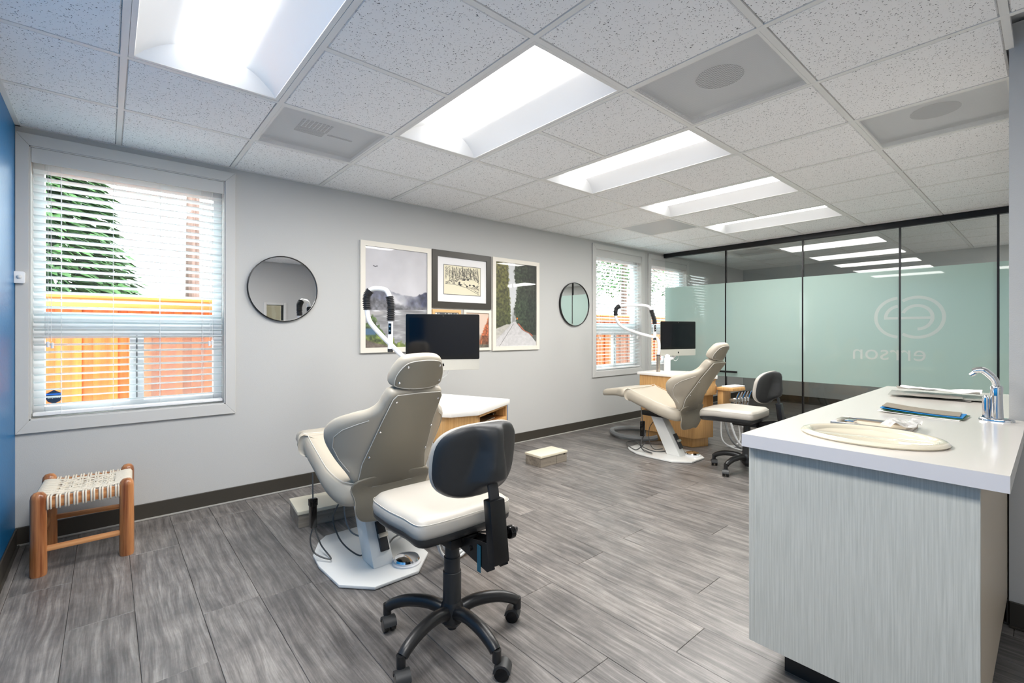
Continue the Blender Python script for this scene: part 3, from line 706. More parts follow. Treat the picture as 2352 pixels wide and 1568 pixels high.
def img_mist(h, w_):
    v, u = np.mgrid[0:h, 0:w_]; v = v/(h-1); u = u/(w_-1); n1 = noise2(h, w_, (4, 3), 1); n2 = noise2(h, w_, (30, 22), 2, 3); n3 = noise2(h, w_, (40, 5), 3, 4)
    im = np.ones((h, w_, 3))*C_((206, 204, 208))*(.93+.12*n1[..., None])
    hill = .41+.05*n1-.02*np.sin(u*7)-.06*(u < .5)*(.5-u)+n2*.02     # far misty ridge
    d = sstep(-.003, .01, v-hill); fog = np.clip(1.7*n1-.35+(v-.45)*3*(v > .45)-(u-.25)**2*2+.25, 0, 1)
    fog = np.where(u < .35, fog*.35, fog*1.15); fog = np.clip(fog, 0, .96)
    ridge = mixc(C_((58, 62, 86))*(.5+.9*n2[..., None]), C_((214, 213, 216))*np.ones((h, w_, 3)), fog)
    im = mixc(im, ridge, d)
    h2 = .52-.03*np.sin(u*5+1)+.03*(u-.5)+.02*n2; d2 = sstep(0, .03, v-h2)*(u > .05); mid = C_((104, 104, 110))*(.5+.95*n2[..., None])
    im = mixc(im, mid, d2*np.clip(.45+(v-h2)*9, 0, .96))
    sh_ = .625-.02*u; s3 = sstep(0, .01, v-sh_); sea = C_((150, 150, 153))*(.72+.55*n3[..., None]); sea += (np.clip(n3-.62, 0, 1)*4)[..., None]*60
    im = mixc(im, sea, s3)
    beach = sstep(0, .02, v-.63)*sstep(0, .02, .71-u*.12-v)*sstep(.02, .1, .34-u); im = mixc(im, C_((176, 172, 172))*np.ones((h, w_, 3)), beach*.8)
    tr = sstep(0, .02, (v-.66)-np.abs(u-.10)*1.0+.10*(n2-.5))*(u < .36); green = C_((74, 96, 50))*(.35+1.3*n2[..., None]); im = mixc(im, green, np.clip(tr, 0, 1))
    blue = sstep(0, .02, v-.80)*sstep(0, .02, .885-v)*(u < .16); im = mixc(im, C_((70, 104, 132))*np.ones((h, w_, 3)), blue)
    gr = sstep(0, .03, v-.875-u*.12+.1*(n2-.5)); im = mixc(im, C_((104, 118, 56))*(.4+1.2*n2[..., None]), gr)
    dk = sstep(0, .02, v-.93-u*.16+.03*n1); im = mixc(im, C_((104, 92, 84))*(.6+.7*n2[..., None]), dk)
    bird = (np.abs(v-.195+(.02*(np.abs(u-.155)*10)))<.004)*(np.abs(u-.155) < .035); im[bird] = (50, 50, 55)
    return im
def img_road(h, w_):
    v, u = np.mgrid[0:h, 0:w_]; v = v/(h-1); u = u/(w_-1); n2 = noise2(h, w_, (45, 28), 12, 3); n1 = noise2(h, w_, (6, 4), 11)
    im = np.ones((h, w_, 3))*C_((208, 210, 212))
    lt = sstep(0, .03, .27+.08*n2+.09*v-u); im = mixc(im, mixc(C_((96, 92, 48))*(.35+1.4*n2[..., None]), C_((60, 66, 40))*(.4+1.2*n2[..., None]), np.clip(v*1.1, 0, 1)), lt)
    rt = sstep(0, .03, u-.46-.08*(n2-.5)+.03*np.sin(v*14)); im = mixc(im, mixc(C_((52, 62, 44))*(.3+1.4*n2[..., None]), C_((36, 40, 32))*(.4+1.2*n2[..., None]), np.clip((u-.55)*2.4, 0, 1)), rt)
    mist = sstep(.5, .7, v)*(v < .76)*sstep(0, .06, .07-np.abs(u-.43)); im = mixc(im, C_((140, 140, 138))*np.ones((h, w_, 3)), mist)
    eL = .43-(v-.70)*1.9; eR = .47+(v-.70)*1.7+.1*sstep(.8, .86, v); road = (v > .705)*sstep(0, .012, u-eL)*sstep(0, .012, eR-u); verge = (v > .74)*(u <= .48)*sstep(0, .01, u-(.43-(v-.70)*4.6))
    verge = verge*(1-road); im = mixc(im, C_((186, 182, 174))*(.9+.2*n2[..., None]), verge)
    im = mixc(im, C_((200, 197, 198))*(.9+.18*n2[..., None]), road); im = mixc(im, C_((222, 220, 220))*np.ones((h, w_, 3)), (v > .87)*1.0*sstep(0, .02, v-.84-.0*u)*.3)
    ln = (np.abs(u-(.44-(v-.72)*1.25)) < .006)*(v > .73); im[ln] = (110, 108, 106)
    rv = sstep(0, .01, v-.72)*sstep(0, .012, u-eR)*sstep(0, .012, eR+.05-u)*(v < .88); im = mixc(im, C_((176, 96, 74))*np.ones((h, w_, 3)), rv)
    sg = (np.abs(u-.515) < .014)*(np.abs(v-.665) < .012); im[sg] = (230, 130, 40); return im
def img_ink(h, w_):
    h, w_ = h, w_
    v, u = np.mgrid[0:h, 0:w_]; v = v/(h-1); u = u/(w_-1); im = np.ones((h, w_, 3))*C_((234, 226, 198)); n = noise2(h, w_, (60, 60), 21, 2)
    ink = np.zeros((h, w_))
    R = np.random.RandomState(4)
    def line(pts, th):
        nonlocal ink
        for (x0, y0), (x1, y1) in zip(pts, pts[1:]):
            dx, dy = x1-x0, y1-y0; L2 = dx*dx+dy*dy+1e-9; t = np.clip(((u-x0)*dx+(v-y0)*dy)/L2, 0, 1); d = np.hypot((u-x0-t*dx), (v-y0-t*dy)*.85); ink = np.maximum(ink, sstep(th+.005, th, d)*.85)
    for k_ in range(26):
        x = .04+.92*R.rand(); y1 = .52 if .3 < x < .6 else .58; x2 = x+R.randn()*.06; line([(x, .03+.1*R.rand()), (x2, y1*(.7+.25*R.rand()))], .0012+.004*R.rand()**3)
        for q in range(3): yb = .1+.35*R.rand(); line([(x, yb+.08), (x+R.randn()*.09, yb-.08)], .001)
    line([(.5, .02), (.5, .33)], .007); line([(.75, .1), (.95, .5)], .004)
    line([(.02, .60), (.25, .48), (.5, .30), (.72, .42), (.98, .55)], .003)
    line([(.36, .5), (.42, .42), (.55, .42), (.66, .47), (.75, .44), (.85, .53), (.93, .66), (.86, .72), (.7, .74), (.55, .66), (.36, .62), (.36, .5)], .004)
    hillm = (v > np.interp(u, [0, .25, .5, .72, 1], [.60, .48, .30, .42, .55]))*(v < np.interp(u, [0, .3, .6, .8, 1], [.64, .63, .72, .82, .97])); ink = np.maximum(ink, hillm*sstep(.5, .62, n)*.8)
    blob = ((u-.64)/.29)**2+((v-.58)/.15)**2 < 1; ink = np.where(blob, sstep(.56, .60, noise2(h, w_, (16, 16), 25, 2)), ink)
    line([(.02, .64), (.3, .66), (.6, .74), (.98, .98)], .003)
    ink = np.maximum(ink, (v < .5)*sstep(.72, .78, n)*.7)
    fade = ((u > .03)*(u < .97)*(v > .02)*(v < .97)); return mixc(im, C_((44, 40, 36))*np.ones((h, w_, 3)), np.clip(ink*fade, 0, 1))
def img_coast(h, w_):
    v, u = np.mgrid[0:h, 0:w_]; v = v/(h-1); u = u/(w_-1); n = noise2(h, w_, (26, 18), 31, 3); im = mixc(C_((226, 200, 180))*np.ones((h, w_, 3)), C_((214, 196, 186))*np.ones((h, w_, 3)), v)
    im = mixc(im, C_((168, 150, 132))*(.8+.4*n[..., None]), sstep(.6, .66, v))
    r_ = sstep(0, .05, u-.98+(v-.12)*.62+.1*(n-.5)); im = mixc(im, C_((176, 96, 60))*(.5+1.0*n[..., None]), r_); r2 = sstep(0, .03, u-.72+.05*n)*(v > .66)*(v < .9); im = mixc(im, C_((120, 72, 48))*(.4+1.2*n[..., None]), r2)
    im = mixc(im, C_((96, 90, 80))*(.6+.8*n[..., None]), sstep(.88, .93, v)); return im
def img_text(h, w_):
    v, u = np.mgrid[0:h, 0:w_]; v = v/(h-1); u = u/(w_-1); im = np.ones((h, w_, 3))*C_((232, 230, 224)); R = np.random.RandomState(6)
    row = (v*22).astype(int); g = R.rand(24, 60); col = (u*46).astype(int); m_ = (g[row, col] > .35)*((v*22 % 1) > .25)*(u > .06)*(u < .94)*(v > .02); m_ = m_*((row % 5) < 2); im[m_ > 0] = (60, 66, 70); return im
def print_mat(name, coat):
    m, nt, out, L = node_mat(name); b = nt.nodes.new('ShaderNodeBsdfPrincipled'); a = nt.nodes.new('ShaderNodeAttribute'); a.attribute_name = 'print'; L(a.outputs['Color'], b.inputs['Base Color'])
    b.inputs['Roughness'].default_value = .5; b.inputs['Coat Weight'].default_value = coat; b.inputs['Coat Roughness'].default_value = .01; L(b.outputs[0], out.inputs[0]); return m
M_print = print_mat('art_print', 1.0)
def picture(label, x0, x1, z0, z1, fw, fm, imgf, res, matw=0, inner=None, th=.022):
    t = thing('framed_picture', label, 'picture', ((x0+x1)/2, YW, (z0+z1)/2), 0, 'framed pictures on the grey wall'); hw, hh = (x1-x0)/2, (z1-z0)/2
    mb = MB()
    for s in (-1, 1):
        mb.add([(s*hw, -th, -hh), (s*hw, -th, hh), (s*(hw-fw), -th, hh-fw), (s*(hw-fw), -th, -hh+fw), (s*hw, 0, -hh), (s*hw, 0, hh), (s*(hw-fw), 0, hh-fw), (s*(hw-fw), 0, -hh+fw)],
               [(0, 1, 2, 3), (7, 6, 5, 4), (0, 4, 5, 1), (1, 5, 6, 2), (2, 6, 7, 3), (3, 7, 4, 0)])
        mb.add([(-hw, -th, s*hh), (hw, -th, s*hh), (hw-fw, -th, s*(hh-fw)), (-hw+fw, -th, s*(hh-fw)), (-hw, 0, s*hh), (hw, 0, s*hh), (hw-fw, 0, s*(hh-fw)), (-hw+fw, 0, s*(hh-fw))],
               [(0, 1, 2, 3), (7, 6, 5, 4), (0, 4, 5, 1), (1, 5, 6, 2), (2, 6, 7, 3), (3, 7, 4, 0)])
    mb.build('frame', fm, t, smooth=0)
    ax, az = hw-fw-matw, hh-fw-matw*(1 if matw else 0)
    if matw:
        B(-hw+fw, -.010, -hh+fw, hw-fw, -.004, hh-fw).build('mat_board', M_mat, t, smooth=0)
        B(-ax-.005, -.0105, -az-.005, ax+.005, -.0095, az+.005).build('mat_line', M_frameB, t, smooth=0)
    h, w_ = res; im = np.clip(imgf(h, w_), 0, 255)/255.; im = np.where(im <= .04045, im/12.92, ((im+.055)/1.055)**2.4)
    me = bpy.data.meshes.new('print'); zz, xx = np.mgrid[0:h, 0:w_]
    V = np.stack([-ax+2*ax*xx/(w_-1), np.full_like(xx, -.0112 if matw else -.0105, dtype=float), az-2*az*zz/(h-1)], -1).reshape(-1, 3)
    a = (np.arange(h-1)[:, None]*w_+np.arange(w_-1)[None]).ravel(); F = np.stack([a, a+w_, a+w_+1, a+1], -1)
    me.from_pydata(V.tolist(), [], F.tolist())
    ca = me.color_attributes.new('print', 'FLOAT_COLOR', 'POINT'); ca.data.foreach_set('color', np.concatenate([im.reshape(-1, 3), np.ones((h*w_, 1))], 1).ravel().astype(np.float32))
    me.materials.append(M_print); o = bpy.data.objects.new('print', me); COL.objects.link(o); o.parent = t
picture('tall cream framed photograph of misty forested coast and grey water', 1.597, 2.278, 1.025, 1.972, .043, M_frameW, img_mist, (250, 180))
picture('black framed ink drawing of a rock mound among bare trees', 2.288, 2.984, 1.432, 1.975, .058, M_frameB, img_ink, (230, 260), matw=.075)
picture('tall cream framed photograph of a road between dark green trees', 3.006, 3.674, 1.008, 1.978, .043, M_frameW, img_road, (240, 160))
picture('small birch framed text print mostly hidden behind the monitor', 2.29, 2.61, 1.03, 1.414, .026, M_frameO, img_text, (90, 80))
picture('small cream framed photograph of orange coastal rocks beside the monitor', 2.646, 2.984, 1.016, 1.42, .028, M_frameW, img_coast, (110, 90))
# ---------------------------------------------------------------- treatment chair
def chair(loc, label):
    t = thing('treatment_chair', label, 'chair', loc, 0, 'reclining treatment chairs')
    # base plate
    pl = [(-.25, .16), (-.24, -.08), (-.12, -.21), (.11, -.21), (.245, -.07), (.26, .10), (.24, .27), (.16, .42), (.09, .50), (-.10, .50), (-.16, .44), (-.235, .30)]
    MB().prism(pl, .003, .018).build('base_plate', M_wht_met, t, bevel=.004)
    # leaning post
    mb = MB(); a, b = .055, .05
    bot = [(-a, -.055, .018), (a, -.055, .018), (a, .085, .018), (-a, .085, .018)]; top = [(-b, .17, .42), (b, .17, .42), (b, .31, .45), (-b, .31, .45)]
    mb.add(bot+top, [(3, 2, 1, 0), (4, 5, 6, 7), (0, 1, 5, 4), (1, 2, 6, 5), (2, 3, 7, 6), (3, 0, 4, 7)]); mb.build('post', M_wht_met, t, bevel=.006)
    mb = MB().box(-.10, .0, .37, .10, .34, .42); mb.build('seat_frame', M_blackmet, t, bevel=.01)
    # rocker switch on the rear face of the post
    th_ = math.atan2(.225, .402); Rm = Matrix.Translation((.018, -.055+.225*.13/.402, .14))@Matrix.Rotation(-th_, 4, 'X')
    sw = MB().box(-.022, -.022, -.075, .022, 0, .075).xf(Rm).build('switch_box', M_rubber, t, bevel=.004)
    MB().box(-.024, -.034, -.01, .024, -.018, .012).xf(Rm).build('switch_bar', M_alu, sw, bevel=.002)
    # seat
    def zc(y): return float(np.interp(y, [-.20, -.08, .06, .30, .42, .60, .80], [.425, .440, .475, .548, .588, .578, .548]))
    def dseat(x, y, tt):
        z = zc(y)+tt
        if tt > 0: z -= .016*(1-min(1, (x/.25)**2))
        return (x, y, z)
    so = spline([(-.225, -.115, 0), (-.10, -.14, 0), (.10, -.14, 0), (.225, -.115, 0), (.265, .02, 0), (.26, .22, 0), (.25, .40, 0), (.235, .425, 0), (-.235, .425, 0), (-.25, .40, 0), (-.26, .22, 0), (-.265, .02, 0)], 6, True)
    so = [(p.x, p.y) for p in so]
    prof = [(.04, -.058), (.014, -.052), (.002, -.03), (0, -.005), (.004, .022), (.016, .046), (.035, .058), (.06, .062)]
    s_ = MB().puff(so, prof, dseat, (.85, .7, .5, .25)).build('seat', M_uph, t, smooth=70)
    MB().tube([dseat(x*.93, y*.96+.004, .062) for x, y in so], .0016, 5, closed=True).build('stitching', M_pipe, s_)
    lo = spline([(-.236, .42, 0), (.236, .42, 0), (.228, .55, 0), (.20, .72, 0), (.15, .775, 0), (0, .79, 0), (-.15, .775, 0), (-.20, .72, 0), (-.228, .55, 0)], 6, True); lo = [(p.x, p.y) for p in lo]
    MB().puff(lo, [(.03, -.04), (.008, -.034), (0, -.01), (.003, .018), (.014, .038), (.035, .046)], lambda x, y, tt: (x, y, zc(y)+tt*(1-.25*max(0, (y-.45)/.34))+.005), (.85, .6, .3)).build('leg_rest', M_uph, t, smooth=70)
    # backrest, along an axis leaning back
    ax = Vector((0, -.505, .863)); nn = Vector((0, .863, .505)); org = Vector((0, -.105, .485)); LEN = .53
    def wing(x, s): 
        k_ = max(0, min(1, (s/LEN)*5))*max(0, min(1, (LEN-s)/LEN*3.2))
        return .135*(min(1.1, abs(x)/.29)**2.3)*k_
    def dback(x, s, tt):
        p = org+ax*s+nn*(tt+wing(x, s)); return (x, p.y, p.z)
    ro = [(.0, -.01), (.15, -.012), (.19, .015), (.22, .055), (.268, .105), (.300, .165), (.304, .225), (.280, .29), (.235, .345), (.180, .395), (.148, .445), (.138, .50), (.115, .54), (.0, .548)]
    bo = spline([(x, s, 0) for x, s in ro]+[(-x, s, 0) for x, s in ro[-2:0:-1]], 4, True); bo = [(p.x, p.y) for p in bo]
    bk = MB().puff(bo, [(.03, -.032), (.010, -.028), (.001, -.012), (0, .004), (.004, .022), (.016, .038), (.04, .046)], dback, (.85, .7, .5, .3, .15)).build('backrest', M_uph, t, smooth=75)
    # wing seam on the back face
    for s in (-1, 1):
        pts = [(.180, .365), (.222, .325), (.262, .275), (.284, .22), (.280, .165), (.25, .11), (.21, .07)]
        MB().tube([dback(s*x, y, -.0335) for x, y in pts], .0018, 5).build('seam', M_pipe, bk)
    # rear panel
    po = [(.0, .0), (.165, .0), (.178, .012), (.118, .50), (.108, .512), (.0, .514)]
    pn = []
    full = [(-.178, .012), (-.165, .0), (-.08, -.002), (0, -.002), (.08, -.002), (.165, .0), (.178, .012), (.165, .12), (.150, .24), (.135, .36), (.122, .512), (.108, .534), (0, .538), (-.108, .534), (-.122, .512), (-.135, .36), (-.150, .24), (-.165, .12)]
    pb = MB().puff(full, [(.012, -.030), (.004, -.040), (.0, -.041), (.0, -.044), (.006, -.0455)], lambda x, s, tt: dback(x, s, tt), (.7, .4))
    pnl = pb.build('back_panel', M_uph_shade, t, smooth=50)
    MB().tube([dback(x, s, -.0425) for x, s in full], .0022, 6, closed=True).build('piping', M_pipe, pnl)
    bolts = MB()
    first = None
    for x, s in [(.158, .03), (.146, .17), (.130, .32), (.104, .50)]:
        for sg in (-1, 1):
            p = Vector(dback(sg*x, s, -.047))
            if first is None: first = MB().lathe([(.0055, 0), (.005, .0022), (.002, .003)], (0, 0, 0), 12, frameM((0, 0, 0), (1, 0, 0), ax, -nn)).build('bolt', M_chrome, t, loc=p)
            else: o = first.copy(); COL.objects.link(o); o.location = p
    # skirt flap below the panel
    sk = [(-.178, .05), (.178, .05), (.182, -.06), (.175, -.13), (.13, -.168), (.06, -.172), (0, -.160), (-.07, -.168), (-.14, -.165), (-.178, -.12), (-.184, -.06)]
    so2 = spline([(x, y, 0) for x, y in sk], 5, True); so2 = [(p.x, p.y) for p in so2]
    def dflap(x, s, tt):
        p = org+nn*(-.036+tt) ; q = max(0, -s)
        return (x, p.y+ax.y*max(s, 0)-.012*math.sin(min(1, q/.17)*PI)-.02*(q/.17)*math.cos(x*16), p.z+ax.z*max(s, 0)-q)
    fl = MB().puff(so2, [(.006, -.006), (0, -.003), (0, .003), (.006, .006)], dflap, (.85, .65, .4, .2)).build('skirt', M_uph_shade, t, smooth=80)
    MB().tube([dflap(x, s, 0) for x, s in so2 if s < .03], .0035, 6).build('hem', M_uph, fl)
    # pivot bracket, headrest
    MB().box(-.16, -.13, .38, .16, .02, .44).build('pivot', M_blackmet, t, bevel=.01)
    MB().box(-.04, -.395, .90, .04, -.38, .99).build('headrest_bar', M_blackmet, t)
    hax = Vector((0, -.42, .907)).normalized(); hn = Vector((0, .907, .42)).normalized(); ho = Vector((0, -.383, .955))
    def dhead(x, s, tt): p = ho+hax*s+hn*(tt+.03*(abs(x)/.12)**2); return (x, p.y, p.z)
    hr = [(0, .0), (.11, .002), (.13, .03), (.124, .08), (.098, .135), (.06, .158), (0, .166)]
    hh = spline([(x, s, 0) for x, s in hr]+[(-x, s, 0) for x, s in hr[-2:0:-1]], 4, True); hh = [(p.x, p.y) for p in hh]
    he = MB().puff(hh, [(.022, -.032), (.006, -.026), (0, -.008), (.002, .012), (.012, .030), (.03, .038)], dhead, (.8, .5, .2)).build('headrest', M_uph, t, smooth=75)
    hb = [(0, .010), (.102, .012), (.118, .034), (.112, .078), (.088, .124), (.054, .143), (0, .15)]
    hp = spline([(x, s, 0) for x, s in hb]+[(-x, s, 0) for x, s in hb[-2:0:-1]], 4, True); hp = [(p.x, p.y) for p in hp]
    MB().puff(hp, [(.01, -.026), (.0, -.034), (.0, -.0365), (.006, -.038)], dhead, (.6, .3)).build('headrest_panel', M_uph_shade, he, smooth=60)
    MB().tube([dhead(x, s, -.0355) for x, s in hp], .002, 6, closed=True).build('piping', M_pipe, he)
    for x, s in ((.10, .035), (.078, .115)):
        for sg in (-1, 1): o = first.copy(); COL.objects.link(o); o.parent = he; o.location = Vector(dhead(sg*x, s, -.039))
    # hanging power box with its cable
    bx = MB().box(-.275, .20, .20, -.245, .24, .335).box(-.28, .205, .31, -.24, .235, .345)
    pb_ = bx.build('power_box', M_blackgl, t, bevel=.003)
    MB().tube(spline([(-.262, .22, .19), (-.27, .23, .13), (-.25, .22, .06), (-.19, .16, .035), (-.20, .28, .07), (-.255, .21, .2)], 8), .004, 6).build('cord', M_cable, pb_)
    MB().tube([(-.26, .22, .34), (-.255, .24, .47)], .004, 6).build('cord', M_cable, pb_)
    return t
chair1 = chair((1.06, 2.27, 0), 'beige reclining treatment chair seen from behind near the middle of the room')
chair2 = dup(chair1, (4.16, 2.37, 0), label='beige reclining treatment chair seen from the side by the far cabinet')
# foot controls (things standing on the base plates)
def disc(loc, label, extra):
    t = thing('foot_control', label, 'foot pedal', loc, 0, 'round foot controls')
    MB().lathe([(.073, 0), (.073, .007), (.068, .010), (.02, .010)], (0, 0, 0), 40).build('base_ring', M_white, t)
    MB().lathe([(.064, .010), (.066, .018), (.060, .027), (.04, .034), (.02, .039), (.001, .041)], (0, 0, 0), 40).build('disc', M_chrome, t)
    MB().tube(spline(extra, 8), .005, 8).build('cable', M_hoseg, t)
disc((1.06+.105, 2.175, .0185), 'round chrome foot control on the plate of the near chair', [(-.05, .06, .012), (-.04, .14, .03), (.06, .25, .03), (.2, .30, .008)])
disc((4.245, 2.265, .0185), 'round chrome foot control on the plate of the far chair', [(-.02, .06, .012), (.03, .12, .03), (.12, .18, .02), (.22, .22, .01)])
# loose cables: parts of the chair they feed
def ccable(ch, off, pts, r, m, n=8):
    return MB().tube(spline([(a-off[0], b-off[1], c) for a, b, c in pts], n), r, 8).build('cable', m, ch)
def cable(name, label, pts, r, m, cat='cable', n=8, grp=None):
    return tag(MB().tube(spline(pts, n), r, 8).build(name, m), label, cat, grp)
ccable(chair1, (1.06, 2.27), [(.98, 2.52, .33), (.93, 2.56, .2), (.93, 2.50, .12), (.96, 2.46, .06), (1.0, 2.38, .03), (1.03, 2.36, .05)], .004, M_cable)
ccable(chair1, (1.06, 2.27), [(1.02, 2.6, .36), (.99, 2.56, .22), (1.0, 2.5, .12), (1.06, 2.44, .08), (1.10, 2.42, .03)], .0045, M_hoseg)
ccable(chair2, (4.16, 2.37), [(4.0, 2.62, .12), (3.98, 2.72, .03), (4.18, 2.98, .024), (4.30, 2.95, .024), (4.16, 2.76, .022), (4.10, 2.56, .022), (4.3, 2.5, .026), (4.4, 2.62, .012)], .005, M_cable)
ccable(chair2, (4.16, 2.37), [(4.36, 2.72, .30), (4.26, 2.74, .22), (4.18, 2.70, .12), (4.16, 2.64, .028), (4.24, 2.58, .024)], .0035, M_cable)
cable('vacuum_hose', 'thick grey ribbed hose lying in a loop by the far cabinet', [(5.02, 3.12, .10), (4.95, 3.22, .034), (4.80, 3.40, .032), (4.62, 3.47, .032), (4.47, 3.37, .032), (4.38, 3.20, .032), (4.40, 3.03, .032), (4.50, 2.90, .032), (4.56, 2.84, .05)], .027, M_hoseg, 'hose')
# ---------------------------------------------------------------- equipment cabinets
def cabinet(dx, dy, label, side_white):
    t = thing('equipment_cabinet', label, 'cabinet', (dx, dy, 0), 0, 'oak equipment cabinets beside the chairs')
    top = [(1.44, 3.00), (1.42, 2.24), (1.45, 2.20), (1.61, 2.155), (2.03, 2.37), (2.04, 2.40), (1.81, 3.02)]
    MB().prism(top, .722, .752).build('countertop', M_lam, t, bevel=.004)
    body = [(1.47, 2.97), (1.455, 2.33), (1.70, 2.245), (1.97, 2.42), (1.79, 2.97)]
    if side_white: body[1] = (1.45, 2.28)
    MB().prism(body, .10, .56).build('body', M_oak, t, bevel=.002, segs=1)
    kick = [(1.51, 2.93), (1.50, 2.37), (1.70, 2.30), (1.92, 2.44), (1.76, 2.93)]
    MB().prism(kick, 0, .10).build('toe_kick', M_oak, t, bevel=.002, segs=1)
    # upper box with an open cubby and drawer along the angled front
    A = Vector((1.61, 2.165, 0)); Bv = Vector((2.015, 2.385, 0)); u = (Bv-A).normalized(); v = Vector((-u.y, u.x, 0)); Lf = (Bv-A).length
    F = frameM(A, u, v, (0, 0, 1))
    up = [(1.46, 2.98), (1.445, 2.25), (1.47, 2.215), (1.60, 2.185), (1.52, 2.98)]
    MB().prism([(1.46, 2.98), (1.44, 2.25), (1.465, 2.213), (1.605, 2.175), (1.66, 2.21), (1.62, 2.98)], .56, .722).build('upper_case', M_oak, t, bevel=.001, segs=1)
    m2 = MB()
    m2.box(.03, .0, .706, Lf, .42, .722).box(.03, .0, .56, Lf, .42, .572).box(Lf-.018, .0, .572, Lf, .42, .706).box(.03, .40, .572, Lf, .42, .706)
    m2.xf(F).build('cubby', M_oak, t)
    MB().box(.06, -.004, .575, Lf-.012, .018, .642).xf(F).build('drawer', M_oak, t, bevel=.002)
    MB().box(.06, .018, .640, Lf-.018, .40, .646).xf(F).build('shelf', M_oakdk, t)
    # oval badge on the drawer
    ob = MB().prism_m(se(.03, .012, 2, 24), 0, .0015, F@frameM((Lf-.055, -.004, .606), (1, 0, 0), (0, 0, 1), (0, -1, 0))).build('badge', M_white, t)
    MB().prism_m(se(.023, .0065, 2.5, 24), .0015, .0022, F@frameM((Lf-.055, -.004, .606), (1, 0, 0), (0, 0, 1), (0, -1, 0))).build('badge_mark', mat('badge_navy', (30, 30, 70), .4), ob)
    # strip and wire loop on the right side
    sd = Vector((1.81-2.03, 3.0-2.37, 0)).normalized(); S = frameM((2.02, 2.40, 0), sd, (-sd.y, sd.x, 0), (0, 0, 1))
    MB().box(.0, -.024, .50, .10, -.004, .71).xf(S).build('side_folder', mat('folder_blue', (72, 88, 120), .5), t, bevel=.002)
    wl = MB()
    for z in (.70, .53): wl.tube([S@Vector(p) for p in ((.02, -.024, z), (.02, -.05, z), (.02, -.05, z-.05), (.02, -.024, z-.05))], .0025, 6)
    wl.build('wire_clip', M_alu, t)
    return t
cab1 = cabinet(0, 0, 'oak equipment cabinet with white top and open cubby behind the near chair', True)
B(1.432, 2.24, .0, 1.447, 2.93, .55).build('side_panel', M_trim, cab1, bevel=.002)
cab2 = cabinet(3.105, .09, 'oak equipment cabinet with white top under the far curved lamp', False)
# outlet on far cabinet side
ot = MB().box(-.0045, -.06, -.035, .0, .06, .035).build('outlet_plate', M_white, cab2, bevel=.002, loc=(1.456, 2.72, .27))
mb = MB()
for q in (-.025, .025):
    for r_ in (-.007, .007): mb.box(-.0062, q+r_-.002, -.006, -.0045, q+r_+.002, .008)
    mb.box(-.0062, q-.003, -.018, -.0045, q+.003, -.012)
mb.build('socket', M_rubber, ot)
tag(B(4.60, 2.98, .20, 4.66, 3.02, .24).build('wall_plug', M_white, bevel=.004), 'small white plug at the back edge of the far cabinet', 'plug')
# tablet tray inside near cubby
tag(MB().box(.1, .03, .647, .33, .30, .655).xf(frameM((1.61, 2.165, 0), (.879, .477, 0), (-.477, .879, 0), (0, 0, 1))).build('keyboard', M_alu, bevel=.003), 'flat grey keyboard lying in the near cabinet cubby', 'keyboard')
tag(MB().box(.34, .05, .662, .40, .38, .675).xf(frameM((1.61, 2.165, 0), (.879, .477, 0), (-.477, .879, 0), (0, 0, 1))).build('tablet', M_blackgl, bevel=.003), 'thin black tablet inside the near cabinet cubby', 'tablet')
# computer mouse
mo = thing('computer_mouse', 'flat white computer mouse on the near cabinet top', 'mouse', (1.60, 2.39, .752), .5)
MB().puff(se(.057, .029, 2.4, 28), [(.004, 0), (0, .003), (.003, .010), (.02, .018)], None, (.6, .3)).build('shell', M_white, mo, smooth=80)
# ---------------------------------------------------------------- instrument holder of the far cabinet (and hoses)
ih = thing('instrument_holder', 'oak instrument holder with white tray and silver handpieces on the far cabinet', 'holder', (4.87, 2.175, 0), 0)
MB().prism(spline2 if False else [(-.10, -.06), (.10, -.10), (.14, .02), (.10, .10), (-.12, .10)], .60, .635).build('bracket', M_oak, ih, bevel=.01)
MB().box(-.10, .04, .40, .08, .10, .60).build('back_plate', M_oak, ih, bevel=.01)
MB().prism([(-.09, -.05), (.11, -.09), (.13, .02), (-.09, .06)], .636, .65).build('tray', M_white, ih, bevel=.004)
MB().prism([(-.13, -.10), (.10, -.13), (.12, -.08), (-.12, -.03)], .50, .53).build('rack', M_alu, ih, bevel=.006)
mb = MB()
for q in range(5):
    x = -.11+q*.052; y = -.085-.008*q
    h_ = MB(); h_.tube([(x, y, .455), (x+.004, y-.006, .50), (x+.012, y-.02, .56), (x+.02, y-.035, .60)], [.010, .012, .010, .006], 10)
    hp_ = h_.build('handpiece', M_alu if q % 2 else M_chrome, ih)
    MB().cyl((x, y, .50), (x-.002, y, .535), .017, .015, 12).build('holder_ring', M_white, hp_)
hg = 'white handpiece hoses'
cable('hose', 'grey hose looping from the far instrument holder down to the floor', [(4.74, 2.18, .45), (4.72, 2.16, .25), (4.74, 2.10, .10), (4.86, 2.06, .02), (5.02, 2.1, .02)], .011, M_hoseg, 'hose')
cable('hose', 'thick white hose falling straight from the far instrument holder to the floor', [(4.79, 2.17, .45), (4.77, 2.14, .30), (4.78, 2.08, .12), (4.83, 2.0, .02)], .012, M_hose, 'hose')
cable('hose', 'thin white hose in the widest loop below the far instrument holder', [(4.85, 2.16, .45), (4.92, 2.12, .28), (5.02, 2.04, .12), (4.98, 1.98, .02), (4.80, 2.04, .02), (4.70, 2.18, .10), (4.74, 2.22, .3)], .007, M_hose, 'hose')
cable('hose', 'thin white hose hanging in a narrow loop behind the far stool', [(4.90, 2.16, .45), (4.93, 2.13, .25), (4.90, 2.10, .10), (4.84, 2.12, .06), (4.80, 2.16, .14), (4.79, 2.2, .3)], .007, M_hose, 'hose')
